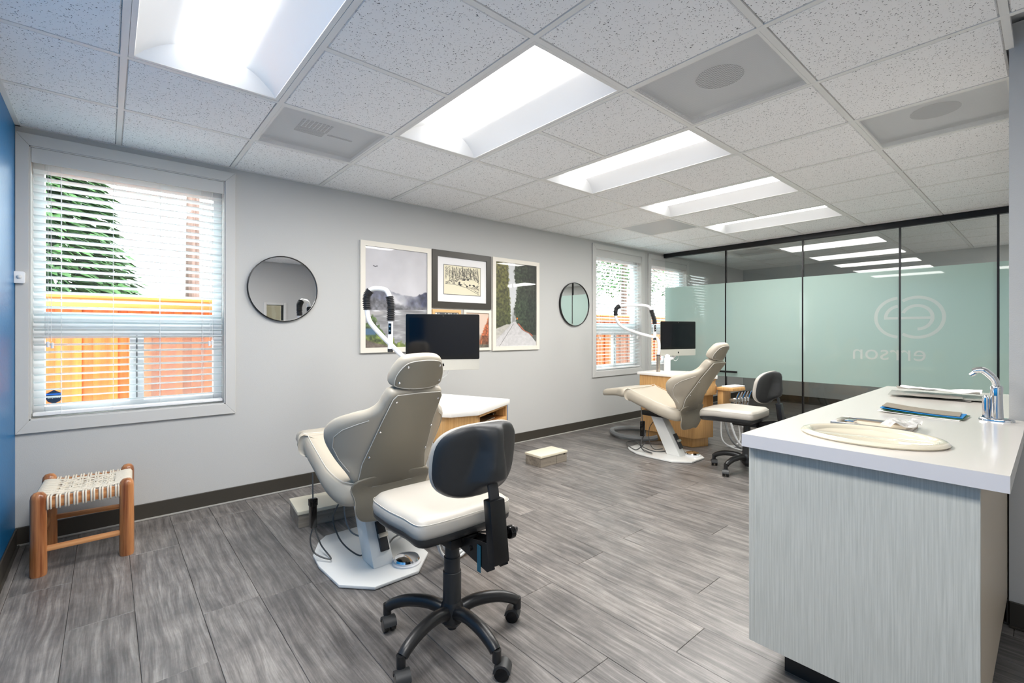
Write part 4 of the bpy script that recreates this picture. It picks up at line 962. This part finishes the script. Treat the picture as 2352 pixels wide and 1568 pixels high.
cable('hose', 'white hose trailing flat across the floor behind the far stool', [(4.82, 2.06, .012), (4.98, 1.98, .012), (5.15, 1.90, .012), (5.2, 1.98, .012), (4.98, 2.12, .012), (4.86, 2.22, .02)], .009, M_hose, 'hose')
cp = [(4.89+.014*math.cos(q*.9), 2.17+.014*math.sin(q*.9), .45-q*.0042) for q in range(60)]
tag(MB().tube(cp, .0035, 6).build('coiled_cord', M_hose), 'white coiled cord hanging below the far instrument holder', 'cord')
# hoses of near cabinet, coiled low behind the near stool
for q, (r_, z_, lb) in enumerate(((.13, .05, 'lowest widest white hose coil under the near cabinet front'), (.115, .085, 'middle white hose coil under the near cabinet front'), (.095, .125, 'highest white hose coil under the near cabinet front'))):
    pts = [(1.49+r_*1.15*math.cos(a), 2.13+.10*math.sin(a)*.5, z_-.03+.10*(1-math.sin(a*1.0+PI/2)*-1)*.5*(1+q*.15)) for a in np.linspace(-PI*1.1, PI*.1+PI*.0, 16)]
    pts = [(1.40+.02*q+r_*math.cos(a), 2.06+.012*q+.02*math.cos(a), .012+.018*q+r_*.98+r_*math.sin(a)*.98) for a in np.linspace(PI*.95, PI*2.05, 14)]
    cable('hose', lb, [(1.475+.03*q, 2.225, .565), (1.45+.01*q, 2.15, .40)]+pts+[(1.56+.01*q, 2.12, .38), (1.565+.02*q, 2.21, .565)], .0085, M_hose, 'hose', 4)
# ---------------------------------------------------------------- desktop computers on arms
def apple(r, M, z0=0, z1=.0008):
    pts = []
    L_ = [(0, .62), (-.22, .72), (-.52, .66), (-.78, .38), (-.84, .0), (-.72, -.45), (-.48, -.85), (-.24, -.98), (0, -.88), (.24, -.98), (.48, -.85), (.70, -.52), (.80, -.30), (.62, -.12), (.54, .10), (.60, .34), (.74, .50), (.50, .68), (.22, .72)]
    p = [(q.x*r, q.y*r) for q in spline([(x, y, 0) for x, y in L_], 3, True)]
    mb = MB().prism_m(p, z0, z1, M)
    lf = [(.02*r, .80*r), (.04*r, 1.02*r), (.18*r, 1.22*r), (.34*r, 1.28*r), (.32*r, 1.06*r), (.18*r, .86*r)]
    return mb.prism_m(lf, z0, z1, M)
def computer(loc, rz, label, pillar, tilt=0):
    """loc: centre of the panel; normal is local -Y"""
    t = thing('desktop_computer', label, 'computer', loc, rz, 'desktop computers on arms')
    W2, H2 = .264, .202
    P = frameM((0, 0, 0), (1, 0, 0), (0, 0, 1), (0, -1, 0))
    MB().puff([(x, z) for x, z in rrect(.528, .404, .012, 5)], [(.10, -.035), (.03, -.016), (.0, -.006), (.0, .0)], lambda x, z, tt: (x, -tt, z), (.6, .3)).build('case', M_chin, t, smooth=60)
    MB().prism_m(rrect(.526, .325, .010, 5, 0, .0385), .0, .0022, P).build('screen_glass', M_blackgl, t, smooth=30)
    MB().box(-.238, -.0028, -.098, .238, -.0022, .174).build('display', mat('display_off', (3, 4, 10), .08), t, smooth=0)
    MB().prism_m(rrect(.526, .074, .010, 5, 0, -.163), .0, .0022, P).build('chin', M_chin, t, smooth=30)
    apple(.0115, frameM((0, -.0022, -.163), (1, 0, 0), (0, 0, 1), (0, -1, 0))).build('emblem', M_blackgl, t, smooth=0)
    MB().lathe([(.0022, 0), (.0022, .0003)], (0, 0, 0), 8, frameM((0, -.0025, .188), (1, 0, 0), (0, 0, 1), (0, -1, 0))).build('camera_dot', M_alu, t)
    # arm: mount block behind, elbow, pillar down to the cabinet top
    pw = Vector(pillar); Mi = (Matrix.Translation(loc)@rotz(rz)).inverted(); pl_ = Mi@pw
    zt = pl_.z+.175
    a = MB().tube(spline([(0, .04, -.14), (0, .06, -.20), (.02*0+pl_.x*.5, .04+pl_.y*.5, -.235), (pl_.x, pl_.y, zt)], 6), .021, 12).build('arm', M_white, t)
    MB().box(-.04, .02, -.20, .04, .075, -.12).build('mount_block', M_white, t, bevel=.006)
    MB().tube([(pl_.x, pl_.y, pl_.z), (pl_.x, pl_.y, pl_.z+.15)], .036, 24).tube([(pl_.x, pl_.y, pl_.z+.15), (pl_.x, pl_.y, pl_.z+.185)], .030, 24).build('pillar', M_white, t, bevel=.002)
    MB().tube(spline([(-.03, .05, -.17), (-.05, .03, -.24), (-.01, .03, -.262), (.035, .04, -.23), (.04, .05, -.18)], 8), .0028, 6).build('cable_loop', M_hose, t)
    return t
computer((1.832, 2.879, 1.128), math.radians(57.5-90+3), 'thin silver and black desktop computer on an arm above the near cabinet', (1.70, 2.82, .752))
computer((5.075, 2.885, 1.125), math.radians(-17.5), 'thin silver and black desktop computer on an arm above the far cabinet', (4.866, 2.905, .752))
# ---------------------------------------------------------------- curved lamps
def lamp(loc, lat, label, path, b1, b2, grip, joint, group='curved white lamps'):
    """path in (u,z): u to the image right along lat (unit), z height; local origin on cabinet top"""
    t = thing('curved_lamp', label, 'lamp', loc, 0, group); lat = Vector(lat)
    def P(q): d = q[2] if len(q) > 2 else 0; n_ = Vector((-lat.y, lat.x, 0)); v_ = lat*q[0]+n_*d; return (v_.x, v_.y, q[1])
    MB().cyl((0, 0, 0), (0, 0, .185), .021, .021, 24).build('base_post', M_steel, t)
    MB().cyl((0, 0, .185), (0, 0, .194), .0225, .0225, 24).build('collar', M_blackmet, t)
    MB().tube(spline([P(q) for q in path], 8), .0165, 14).build('tube', M_lampw, t, smooth=60)
    for bb in (b1, b2):
        pts = spline([P(q) for q in bb], 10); n_ = len(pts)
        pts = spline([tuple(p) for p in pts], 3); n_ = len(pts); rr = [.021+(.006 if (k_//3) % 2 else 0) for k_ in range(n_)]
        MB().tube(pts, rr, 14).build('bellows', M_rubber, t, smooth=50)
    g = MB().tube([P(grip[0]), P(grip[1])], .0175, 16).build('grip', M_lampw, t)
    e1 = Vector(P(grip[1])); e0 = Vector(P(grip[0])); d = (e1-e0).normalized()
    MB().tube([e1, e1+d*.022], .0178, 16).build('end_cap', M_rubber, g)
    mid = e0+d*.045; n3 = Vector((lat.y, -lat.x, 0))
    kp = MB(); F = frameM(mid+n3*.0165, lat, d, n3)
    kp = MB().box(-.010, -.032, 0, .010, .040, .004).xf(F).build('keypad', M_blackgl, g, bevel=.001)
    for q in (-.012, .018): MB().lathe([(.0055, 0), (.0055, .0015)], (0, 0, 0), 12, F@Matrix.Translation((0, q, .004))).build('button', M_alu, g)
    if joint:
        MB().ball(P(joint), .019, 14).build('joint_knob', M_rubber, t)
    return t
LAT = (math.sin(math.radians(49.164)), -math.cos(math.radians(49.164)), 0)
lamp((4.705, 2.92, .752), LAT, 'curved white lamp with black bellows rising above the far cabinet',
     [(0, .19), (.01, .28), (.0, .35), (-.04, .386), (-.20, .43), (-.36, .485), (-.44, .54), (-.478, .61), (-.478, .66), (-.478, .70), (-.455, .735), (-.36, .752), (-.19, .752), (-.11, .735), (-.075, .69), (-.055, .62), (-.04, .57)],
     [(-.478, .635), (-.480, .68), (-.468, .72), (-.435, .742)], [(-.078, .70), (-.06, .64), (-.043, .58), (-.040, .54)], [(-.04, .54), (-.04, .385)], (-.035, .378))
lamp((1.615, 2.80, .752), LAT, 'curved white lamp with black bellows in front of the misty picture',
     [(0, .19), (-.02, .22), (-.09, .25), (-.14, .292, 0), (-.20, .35, .0), (-.29, .44), (-.355, .52), (-.374, .60), (-.376, .68), (-.366, .72), (-.33, .742), (-.27, .74), (-.235, .72), (-.215, .66), (-.212, .60), (-.212, .56)],
     [(-.372, .60), (-.377, .66), (-.372, .70), (-.35, .73)], [(-.222, .69), (-.213, .64), (-.212, .59), (-.214, .525)], [(-.214, .52), (-.216, .335)], None)
# ---------------------------------------------------------------- operator stools
def stool(loc, rz, label, sp=0):
    t = thing('operator_stool', label, 'stool', loc, 0, 'rolling operator stools')
    # five-star base (angles in world: 126,198,270,342,54)
    arm0 = None
    for k_ in range(5):
        a = math.radians(126+72*k_+sp)
        m2 = MB(); pts = spline([(.02, 0, .105), (.09, 0, .128), (.18, 0, .125), (.245, 0, .105), (.272, 0, .088)], 4)
        m2.tube([tuple(p) for p in pts], [.026-.006*(i_/len(pts)) for i_ in range(len(pts))], 12, flat=1.0)
        m2.cyl((.279, 0, .098), (.279, 0, .055), .016, .016, 14)
        lg_ = m2.xf(rotz(a)).build('base_arm', M_blackmet if False else mat('base_arm_black', (34, 34, 35), .34), t, smooth=50)
        wa = a+random.uniform(-1.2, 1.2)+PI/2
        c = Vector((.279*math.cos(a), .279*math.sin(a), 0)); cc = rotz(wa)
        cs = MB()
        def W(p): return tuple(cc@Vector(p)+c)
        F_ = cc.copy(); F_.translation = c+cc@Vector((.02, 0, .0275)); Fw = F_@Matrix.Rotation(PI/2, 4, 'X')
        for sg in (-1, 1): cs.lathe([(.0265, -.009), (.0275, -.006), (.0275, .006), (.0265, .009)], (0, 0, 0), 22, Fw@Matrix.Translation((0, 0, sg*.015)))
        cs.build('caster_wheel', M_blackgl, lg_)
        hd_ = MB().lathe([(.012, -.006), (.012, .006)], (0, 0, 0), 12, Fw)
        hood = []; 
        for q in range(9):
            aa = PI*.02+PI*.98*q/8; hood.append((.031*math.cos(aa), .031*math.sin(aa)))
        for q in range(9):
            aa = PI*1.0-PI*.98*q/8; hood.append((.022*math.cos(aa), .022*math.sin(aa)))
        hd_.prism_m(hood, -.0255, .0255, Fw); hd_.build('caster_fork', M_black, lg_, bevel=.0)
    MB().lathe([(.030, .055), (.046, .075), (.046, .125), (.036, .150), (.02, .15)], (0, 0, 0), 28).build('hub', mat('base_arm_black', (34, 34, 35), .34), t)
    MB().lathe([(.018, .04), (.018, .08)], (0, 0, 0), 20).lathe([(.036, .10), (.036, .265), (.034, .267)], (0, 0, 0), 28).lathe([(.032, .26), (.032, .322), (.030, .324)], (0, 0, 0), 28).lathe([(.029, .32), (.027, .425)], (0, 0, 0), 28).build('column', M_black, t, smooth=40)
    S = rotz(rz-PI/2)     # local +Y forward
    # seat
    so = spline([(x, y, 0) for x, y in [(-.215, .0), (-.21, -.10), (-.15, -.125), (0, -.13), (.15, -.125), (.21, -.10), (.215, .0), (.225, .12), (.21, .26), (.14, .355), (0, .375), (-.14, .355), (-.21, .26), (-.225, .12)]], 4, True); so = [(p.x, p.y) for p in so]
    def ds(x, y, tt):
        z = .505+tt-.03*max(0, (y-.16)/.2)**2
        if tt > .02: z -= .010*(1-min(1, (x/.2)**2))*(1-min(1, ((y-.1)/.25)**2))
        return tuple(S@Vector((x, y, z)))
    se_ = MB().puff(so, [(.02, -.036), (.004, -.032), (0, -.010), (.002, .008), (.010, .024), (.026, .036), (.05, .040)], ds, (.85, .7, .45, .2)).build('seat', M_uphs, t, smooth=75)
    MB().tube([ds(x*.985, (y-.12)*.985+.12, .020) for x, y in so], .0013, 5, closed=True).build('stitching', M_pipe, se_)
    MB().puff(so, [(.05, -.075), (.02, -.065), (.004, -.045), (.002, -.030)], ds, (.7, .35)).build('seat_pan', M_black, t, smooth=60)
    MB().box(-.07, -.10, .395, .07, .10, .432).xf(S).build('tilt_mechanism', M_blackmet, t, bevel=.008)
    # back support: side plates, slider box, flat bar
    x0 = .012
    pl_ = [(-.06, .425), (-.20, .455), (-.265, .46), (-.29, .385), (-.25, .36), (-.19, .37), (-.02, .40)]
    m2 = MB()
    for sx in (-.030, .030): m2.add([(x0+sx+d_, y, z) for d_ in (-.0015, .0015) for y, z in pl_], [tuple(range(6, -1, -1)), tuple(range(7, 14))]+[(q, (q+1) % 7, 7+(q+1) % 7, 7+q) for q in range(7)])
    br = m2.xf(S).build('bracket_plates', M_blackmet, t, smooth=0)
    MB().box(x0-.035, -.215, .345, x0-.033, -.195, .44).xf(S).build('teal_tab', M_acm, br)
    for yy, zz in ((-.10, .425), (-.15, .41)): MB().lathe([(.009, -.038), (.009, .038)], (0, 0, 0), 12, S@frameM((x0, yy, zz), (0, 1, 0), (0, 0, 1), (1, 0, 0))).build('bolt', M_blackmet, br)
    m2 = MB(); lean = .10
    v = []
    for z, y in ((.395, -.296), (.61, -.268)):
        v += [(x0-.034, y, z), (x0+.034, y, z), (x0+.034, y+.04, z), (x0-.034, y+.04, z)]
    m2.add(v, [(3, 2, 1, 0), (4, 5, 6, 7), (0, 1, 5, 4), (1, 2, 6, 5), (2, 3, 7, 6), (3, 0, 4, 7)]); m2.xf(S).build('slider_box', M_blackmet, t, bevel=.006)
    v = []
    for z, y in ((.56, -.262), (.64, -.250), (.72, -.225)):
        v += [(x0-.021, y, z), (x0+.021, y, z), (x0+.021, y+.012, z), (x0-.021, y+.012, z)]
    f = [(3, 2, 1, 0), (8, 9, 10, 11)]
    for q in (0, 4): f += [(q, q+1, q+5, q+4), (q+1, q+2, q+6, q+5), (q+2, q+3, q+7, q+6), (q+3, q, q+4, q+7)]
    MB().add(v, f).xf(S).build('back_bar', M_rubber, t, bevel=.003)
    # adjusting knob at the side, lever
    kn = MB()
    kn.lathe([(.008, 0), (.008, .03), (.022, .031), (.0235, .036), (.0235, .050), (.018, .056)], (0, 0, 0), 18, S@frameM((x0+.03, -.255, .475), (0, 1, 0), (0, 0, 1), (1, 0, 0)))
    kn.build('knob', M_blackgl, t, smooth=25)
    MB().tube([tuple(S@Vector(p)) for p in ((.06, -.05, .415), (.16, -.10, .405), (.235, -.12, .40))], [.004, .004, .011], 8, flat=.5).build('lever', M_rubber, t)
    # back cushion and shell
    bo = [(x, z) for x, z in se(.188, .137, 3.0, 56)]
    def db(x, z, tt): return tuple(S@Vector((x+.014, -.185+tt+.055*(x/.19)**2-.02*(z/.137)+.0, .738+z)))
    MB().puff(bo, [(.010, -.004), (.0, .0), (.0, .012), (.006, .028), (.022, .040), (.05, .044)], db, (.8, .5, .2)).build('back_cushion', M_uphs, t, smooth=75)
    def dsh(x, z, tt):
        if tt < -.006:
            k_ = .068*math.exp(-((x-x0)/(.042+.035*max(0, .3-z/.13)))**4)*max(0, min(1, (.135-abs(z-.02))/.05))
            k_ *= (.72+.28*min(1, max(0, (.08-z)/.1)))
            tt = tt-k_
        return db(x, z, tt)
    MB().puff([(x*.985, z*.985) for x, z in bo], [(.05, -.020), (.022, -.019), (.008, -.014), (.0, -.004), (.0, .002)], dsh, (.93, .86, .79, .72, .65, .58, .5, .42, .34, .26, .18, .1, .05)).build('back_shell', M_black, t, smooth=80)
    return t
stool((1.025, 1.546, 0), math.radians(90), 'grey vinyl rolling stool with black back in the foreground')
stool((4.186, 1.736, 0), math.radians(93), 'cream vinyl rolling stool with black back beside the far chair', sp=-30+0)
# ---------------------------------------------------------------- step boxes
def stepbox(loc, rz, wx, wy, label):
    t = thing('step_box', label, 'step', loc, rz, 'low cream topped step boxes')
    B(-wx/2+.006, -wy/2+.006, 0, wx/2-.006, wy/2-.006, .082).build('box_body', M_boxbody, t, bevel=.0015, segs=1)
    B(-wx/2, -wy/2, .082, wx/2, wy/2, .104).build('lid', M_boxlid, t, bevel=.005)
    B(.03, -wy/2+.0052, .002, .032, -wy/2+.0062, .08).build('joint_line', M_kick, t, smooth=0)
    mb = MB()
    for x, z in ((-.05, .03), (-.005, .032)): mb.box(x, -wy/2+.0045, z, x+.003, -wy/2+.0061, z+.003)
    mb.box(wx/2-.05, -wy/2+.0045, .070, wx/2-.03, -wy/2+.0061, .082)
    mb.build('screw_holes', M_kick, t, smooth=0)
stepbox((3.065, 3.062, 0), 0, .35, .21, 'low step box with cream lid on the open floor by the wall')
stepbox((1.075, 3.135, 0), math.radians(-6), .37, .29, 'low step box with cream lid on the floor beneath the near chair')
# ---------------------------------------------------------------- woven stool
ws = thing('woven_stool', 'low wooden stool with woven cream rope seat under the large window', 'stool', (-.082, 3.462, 0), math.radians(-2))
LX, LY = .168, .195
legs = [(-LX, -LY+.0), (LX, -LY+.02), (LX, LY-.02), (-LX, LY)]
for k_, (x, y) in enumerate(legs):
    MB().lathe([(.030, 0), (.0325, .012), (.031, .2), (.031, .375), (.028, .395), (.018, .408), (.004, .412)], (x, y, 0), 20).build('leg', M_stoolw, ws, smooth=60)
def rail(a, b, z, hh, ww, nm):
    a = Vector((*legs[a], z)); b = Vector((*legs[b], z)); d = (b-a).normalized(); p = Vector((-d.y, d.x, 0)); F = frameM(a, d, p, (0, 0, 1)); L_ = (b-a).length
    o = MB().box(.02, -ww/2, -hh/2, L_-.02, ww/2, hh/2).build(nm, M_railw, ws, bevel=.004); o.matrix_local = F; return o
for a, b in ((0, 1), (1, 2), (2, 3), (3, 0)): rail(a, b, .352, .052, .022, 'seat_rail')
for a, b, z in ((0, 1, .125), (1, 2, .165), (2, 3, .165), (3, 0, .165)): rail(a, b, z, .026, .02, 'stretcher')
rp = MB(); r_ = .0042
def lerp(a, b, t_): return a+(b-a)*t_
nW = 9
sag = lambda fx, fy: .378-.020*math.sin(PI*fx)*math.sin(PI*fy)
for k_ in range(nW):
    fx = (k_+.6)/(nW+.2)
    for d in (-.0055, .0055):
        x0_ = lerp(legs[0][0]+.02, legs[1][0]-.02, fx)+d; x1_ = lerp(legs[3][0]+.02, legs[2][0]-.02, fx)+d
        yf = lerp(legs[0][1], legs[1][1], fx); yb_ = lerp(legs[3][1], legs[2][1], fx)
        rp.tube([(x0_, yf+.015, .372), (x0_, yf+.012, .382), (x0_, yf-.012, .383), (x0_, yf-.016, .375), (x0_, yf-.016, .325), (x0_, yf-.010, .321), (x0_, yf+.014, .322)], r_, 6)
        rp.tube([(x1_, yb_-.015, .372), (x1_, yb_-.012, .382), (x1_, yb_+.012, .383), (x1_, yb_+.016, .375), (x1_, yb_+.016, .325), (x1_, yb_-.012, .321)], r_, 6)
        rp.tube([(lerp(x0_, x1_, q), lerp(yf+.013, yb_-.013, q), .379-.02*math.sin(PI*q)*math.sin(PI*fx)+.003*math.sin(q*PI*9+(k_ % 2)*PI)) for q in np.linspace(0, 1, 19)], r_, 6)
nS = 9
for k_ in range(nS):
    fy = (k_+.6)/(nS+.2)
    for d in (-.0065, .0065):
        y0_ = lerp(legs[0][1]+.03, legs[3][1]-.03, fy)+d; y1_ = lerp(legs[1][1]+.03, legs[2][1]-.03, fy)+d; xl, xr = legs[0][0], legs[1][0]
        for (xx, yy, s) in ((xl, y0_, -1), (xr, y1_, 1)):
            rp.tube([(xx-s*.05, yy, .377), (xx-s*.012, yy, .385), (xx+s*.012, yy, .385), (xx+s*.017, yy, .376), (xx+s*.017, yy, .325), (xx, yy, .32)], .0062, 6)
        rp.tube([(lerp(xl, xr, q), lerp(y0_, y1_, q), .379-.02*math.sin(PI*q)*math.sin(PI*fy)-.003*math.sin(q*PI*9+(k_ % 2)*PI)) for q in np.linspace(.05, .95, 19)], r_, 6)
for k_ in range(-8, 10):
    for s in (1, -1):
        pts = []
        for q in np.linspace(0, 1, 16):
            X_ = lerp(-LX+.02, LX-.02, q); Y_ = (k_*.042+s*(X_)*.95)
            if abs(Y_) < LY-.035: pts.append((X_, Y_, .382-.02*math.sin(PI*q)*math.cos(Y_/LY*PI/2)+.002*s*math.sin(q*40)))
        if len(pts) > 2: rp.tube(pts, .0034, 5)
ro_ = rp.build('rope_weave', M_rope, ws, smooth=60); ro_['kind'] = 'stuff'
# ---------------------------------------------------------------- sink counter
CT = .845
sc_ = thing('sink_cabinet', 'pale grey wood grain sink cabinet against the white wall end', 'cabinet', (1.72, 0, 0))
cy0, cy1, cl = .125, .688, 2.12
B(0, cy0, .112, .018, cy1, CT-.044).build('end_panel', M_cab, sc_, bevel=.001, segs=1)
B(.018, cy0+.0, .112, cl, cy0+.018, CT-.044).build('side_panel', M_cabside, sc_, smooth=0)
B(.018, cy0+.018, .112, cl, cy1-.002, .13).build('floor_panel', M_cab, sc_, smooth=0)
B(cl-.018, cy0+.018, .13, cl, cy1-.002, CT-.044).build('end_panel', M_cab, sc_, smooth=0)
for q in range(4):
    a = .001+q*(cl/4); b = a+cl/4-.003
    d_ = B(a, cy1, .112, b, cy1+.019, CT-.05).build('door', M_cab, sc_, bevel=.001, segs=1)
    hx = b-.04 if q % 2 == 0 else a+.04
    MB().tube([(hx, cy1+.019, .64), (hx, cy1+.045, .64), (hx, cy1+.045, .76), (hx, cy1+.019, .76)], .005, 8).build('handle', M_alu, d_)
B(.10, cy0+.02, 0, cl-.05, .625, .112).build('toe_kick', M_kick, sc_, smooth=0)
ct = thing('countertop', 'warm white laminate countertop with the oval sink set in it', 'countertop', (0, 0, CT))
# slab with an elliptical hole
SX, SY, SA, SB = 1.945, .405, .150, .180
outer = [(1.684, .070), (2.10, .070), (2.42, .070), (2.765, .074), (2.765, .122), (3.2, .122), (3.89, .122), (3.89, .40), (3.89, .718), (3.2, .718), (2.5, .718), (2.1, .716), (1.683, .716), (1.683, .5), (1.684, .3)]
import itertools
def slab_with_hole(outer, hole, z0, z1):
    bm = bmesh.new(); vo = [bm.verts.new((x, y, z1)) for x, y in outer]; vh = [bm.verts.new((x, y, z1)) for x, y in hole]
    eo = [bm.edges.new((vo[i], vo[(i+1) % len(vo)])) for i in range(len(vo))]; eh = [bm.edges.new((vh[i], vh[(i+1) % len(vh)])) for i in range(len(vh))]
    bmesh.ops.triangle_fill(bm, edges=eo+eh, use_beauty=True)
    r_ = bmesh.ops.extrude_face_region(bm, geom=bm.faces[:]); vs = [g for g in r_['geom'] if isinstance(g, bmesh.types.BMVert)]
    bmesh.ops.translate(bm, verts=vs, vec=(0, 0, z0-z1)); me = bpy.data.meshes.new('slab'); bm.to_mesh(me); bm.free()
    mb = MB(); mb.add([tuple(v.co) for v in me.vertices], [tuple(p.vertices) for p in me.polygons]); return mb
slab_with_hole(outer, [(SX+SA*math.cos(a), SY+SB*math.sin(a)) for a in np.linspace(0, 2*PI, 49)[:-1]], -.044, 0).build('slab', M_count, ct, smooth=0)
B(1.6822, .0705, -.0438, 1.6832, .7155, -.0006).build('front_edge', M_countedge, ct, smooth=0)
sk_ = thing('sink_bowl', 'ivory oval drop-in sink in the white countertop', 'sink', (SX, SY, CT))
MB().lathe([(1.10, .001), (1.12, .006), (1.08, .013), (1.0, .015), (.93, .010), (.885, -.005), (.86, -.05), (.80, -.10), (.60, -.135), (.25, -.148), (.12, -.150), (.12, -.156), (.65, -.145), (.86, -.11), (.94, -.03), (.97, -.002)], (0, 0, 0), 56, None, SA, SB).build('bowl', M_sink, sk_, smooth=60)
MB().lathe([(.024, -.1495), (.024, -.1475), (.018, -.148)], (0, 0, 0), 24).build('drain', M_chrome, sk_)
# faucet
fa = thing('faucet', 'chrome single lever faucet standing by the white wall end', 'faucet', (2.69, .150, CT))
MB().puff([(x, y) for x, y in se(.026, .052, 2.4, 32)], [(.0, 0), (.0, .006), (.006, .012)], None, (.5,)).build('base_plate', M_chrome, fa, smooth=50)
MB().lathe([(.021, .01), (.019, .05), (.018, .10), (.0195, .135), (.015, .142)], (0, 0, 0), 24).build('body', M_chrome, fa, smooth=50)
MB().lathe([(.011, .01), (.011, .085), (.0085, .095), (.006, .1)], (-.004, .030, 0), 18).build('spray_stem', M_chrome, fa, smooth=50)
fl_ = Vector((-.12, .993, 0))
MB().tube(spline([(0, 0, .135), (-.001, .006, .165), (-.004, .030, .195), (-.006, .045, .202), (-.01, .068, .196)], 6), [.0145+.003*math.sin(q/24*PI) for q in range(25)], 14, flat=.75).build('lever', M_chrome, fa, smooth=60)
MB().tube([(-.009, .060, .190), (-.012, .074, .178)], [.009, .007], 10).build('nozzle', M_chrome, fa)
# tissue frame tray
tr = thing('metal_tray', 'narrow metal framed tray with a crumpled clear sheet beside the sink', 'tray', (2.20, .448, CT), math.radians(0))
mb = MB(); wx, wy, fw = .085, .118, .016
for b in ((-wx, -wy, 0, -wx+fw, wy, .012), (wx-fw, -wy, 0, wx, wy, .012), (-wx+fw, wy-fw*1.7, 0, wx-fw, wy, .012), (-wx+fw, -wy, 0, wx-fw, -wy+fw, .012)): mb.box(*b)
mb.build('rim', M_steel, tr, bevel=.003)
B(-wx+fw, -wy+fw, .0, wx-fw, wy-fw, .002).build('inner_panel', mat('tray_beige', (226, 212, 188), .3), tr)
B(-.03, .055, .002, .02, .085, .014).build('clip', M_chrome, tr, bevel=.002)
def sheet(w_, h, n, amp, seed, fold=0):
    R = np.random.RandomState(seed); nz = noise2(n, n, (3, 3), seed, 3); mb = MB()
    v = [(-w_/2+w_*i/(n-1), -h/2+h*j/(n-1), .001+amp*nz[i, j]) for i in range(n) for j in range(n)]
    v += [(x, y, z+.0006) for x, y, z in v]; N = n*n
    f = [(i*n+j, (i+1)*n+j, (i+1)*n+j+1, i*n+j+1) for i in range(n-1) for j in range(n-1)]; f += [tuple(N+q for q in reversed(a)) for a in f]
    return mb.add(v, f)
def plastic_mat():
    m, nt, out, L = node_mat('clear_plastic'); d = nt.nodes.new('ShaderNodeBsdfPrincipled'); d.inputs['Base Color'].default_value = (.85, .83, .8, 1); d.inputs['Roughness'].default_value = .12
    t = nt.nodes.new('ShaderNodeBsdfTransparent'); mx = nt.nodes.new('ShaderNodeMixShader'); mx.inputs[0].default_value = .45; L(t.outputs[0], mx.inputs[1]); L(d.outputs[0], mx.inputs[2]); L(mx.outputs[0], out.inputs[0]); return m
M_plastic = plastic_mat()
sheet(.15, .10, 24, .03, 41).build('plastic_sheet', M_plastic, tr, smooth=80, loc=(-.005, -.085, .012))
# brochures
def brochure(loc, rz, w_, h, m, label, z, curl):
    mb = MB(); n = 14; pts = [(q/(n-1)) for q in range(n)]
    v = [];
    for q in pts:
        zz = curl*(1-q)**2.2*.9; y = h/2-h*q
        for x in (-w_/2, w_/2): v.append((x, y, zz)); 
    v2 = [(x, y, zz+.0022) for x, y, zz in v]; N = len(v)
    f = [(2*i, 2*i+2, 2*i+3, 2*i+1) for i in range(n-1)]; f += [tuple(N+q for q in reversed(a)) for a in f]; f += [(2*i, N+2*i, N+2*i+2, 2*i+2) for i in range(n-1)]+[(2*i+1, 2*i+3, N+2*i+3, N+2*i+1) for i in range(n-1)]+[(0, 1, N+1, N), (N-2, N+N-2, N+N-1, N-1)]
    mb.add(v+v2, f); return tag(mb.build('brochure', m, smooth=60, loc=(loc[0], loc[1], z)), label, 'brochure', 'folded brochures on the counter')
b1_ = brochure((2.66, .372), 0, .16, .27, mat('paper_white', (240, 238, 232), .5), 'white bottom brochure of the curled stack on the counter', CT+.0005, .006)
b2_ = brochure((2.665, .365), 0, .155, .265, mat('paper_green', (58, 98, 62), .4), 'green brochure in the middle of the curled stack on the counter', CT+.004, .010)
b3_ = brochure((2.67, .372), 0, .15, .265, mat('paper_blue', (10, 130, 200), .4), 'bright blue edged brochure near the top of the curled counter stack', CT+.0075, .014)
b4_ = brochure((2.68, .378), 0, .14, .25, mat('paper_taupe', (150, 140, 124), .45), 'taupe top brochure of the curled stack on the counter', CT+.011, .018)
for q, b_ in enumerate((b1_, b2_, b3_, b4_)): b_.rotation_euler = (0, 0, math.radians(-6+3*q))
pk = thing('plastic_sleeves', 'grey clear plastic sleeves lying flat at the far end of counter', 'sleeves', (3.43, .415, CT), math.radians(0))
for q, (a, b, c) in enumerate(((0, 0, 0), (.02, -.05, .004), (-.02, .05, .008))):
    sheet(.26, .30, 16, .006, 50+q).build('sleeve', mat('sleeve_grey', (168, 162, 154), .18), pk, smooth=80, loc=(a, b, c)).rotation_euler = (0, 0, math.radians(-4+5*q))
pp = thing('crumpled_paper', 'white curled paper sheet on top of the grey plastic sleeves', 'paper', (3.50, .42, CT+.018))
sheet(.18, .34, 26, .034, 61).build('sheet', mat('paper_bright', (244, 243, 240), .5), pp, smooth=80)
print('planks', cnt, 'objects', len(bpy.data.objects))
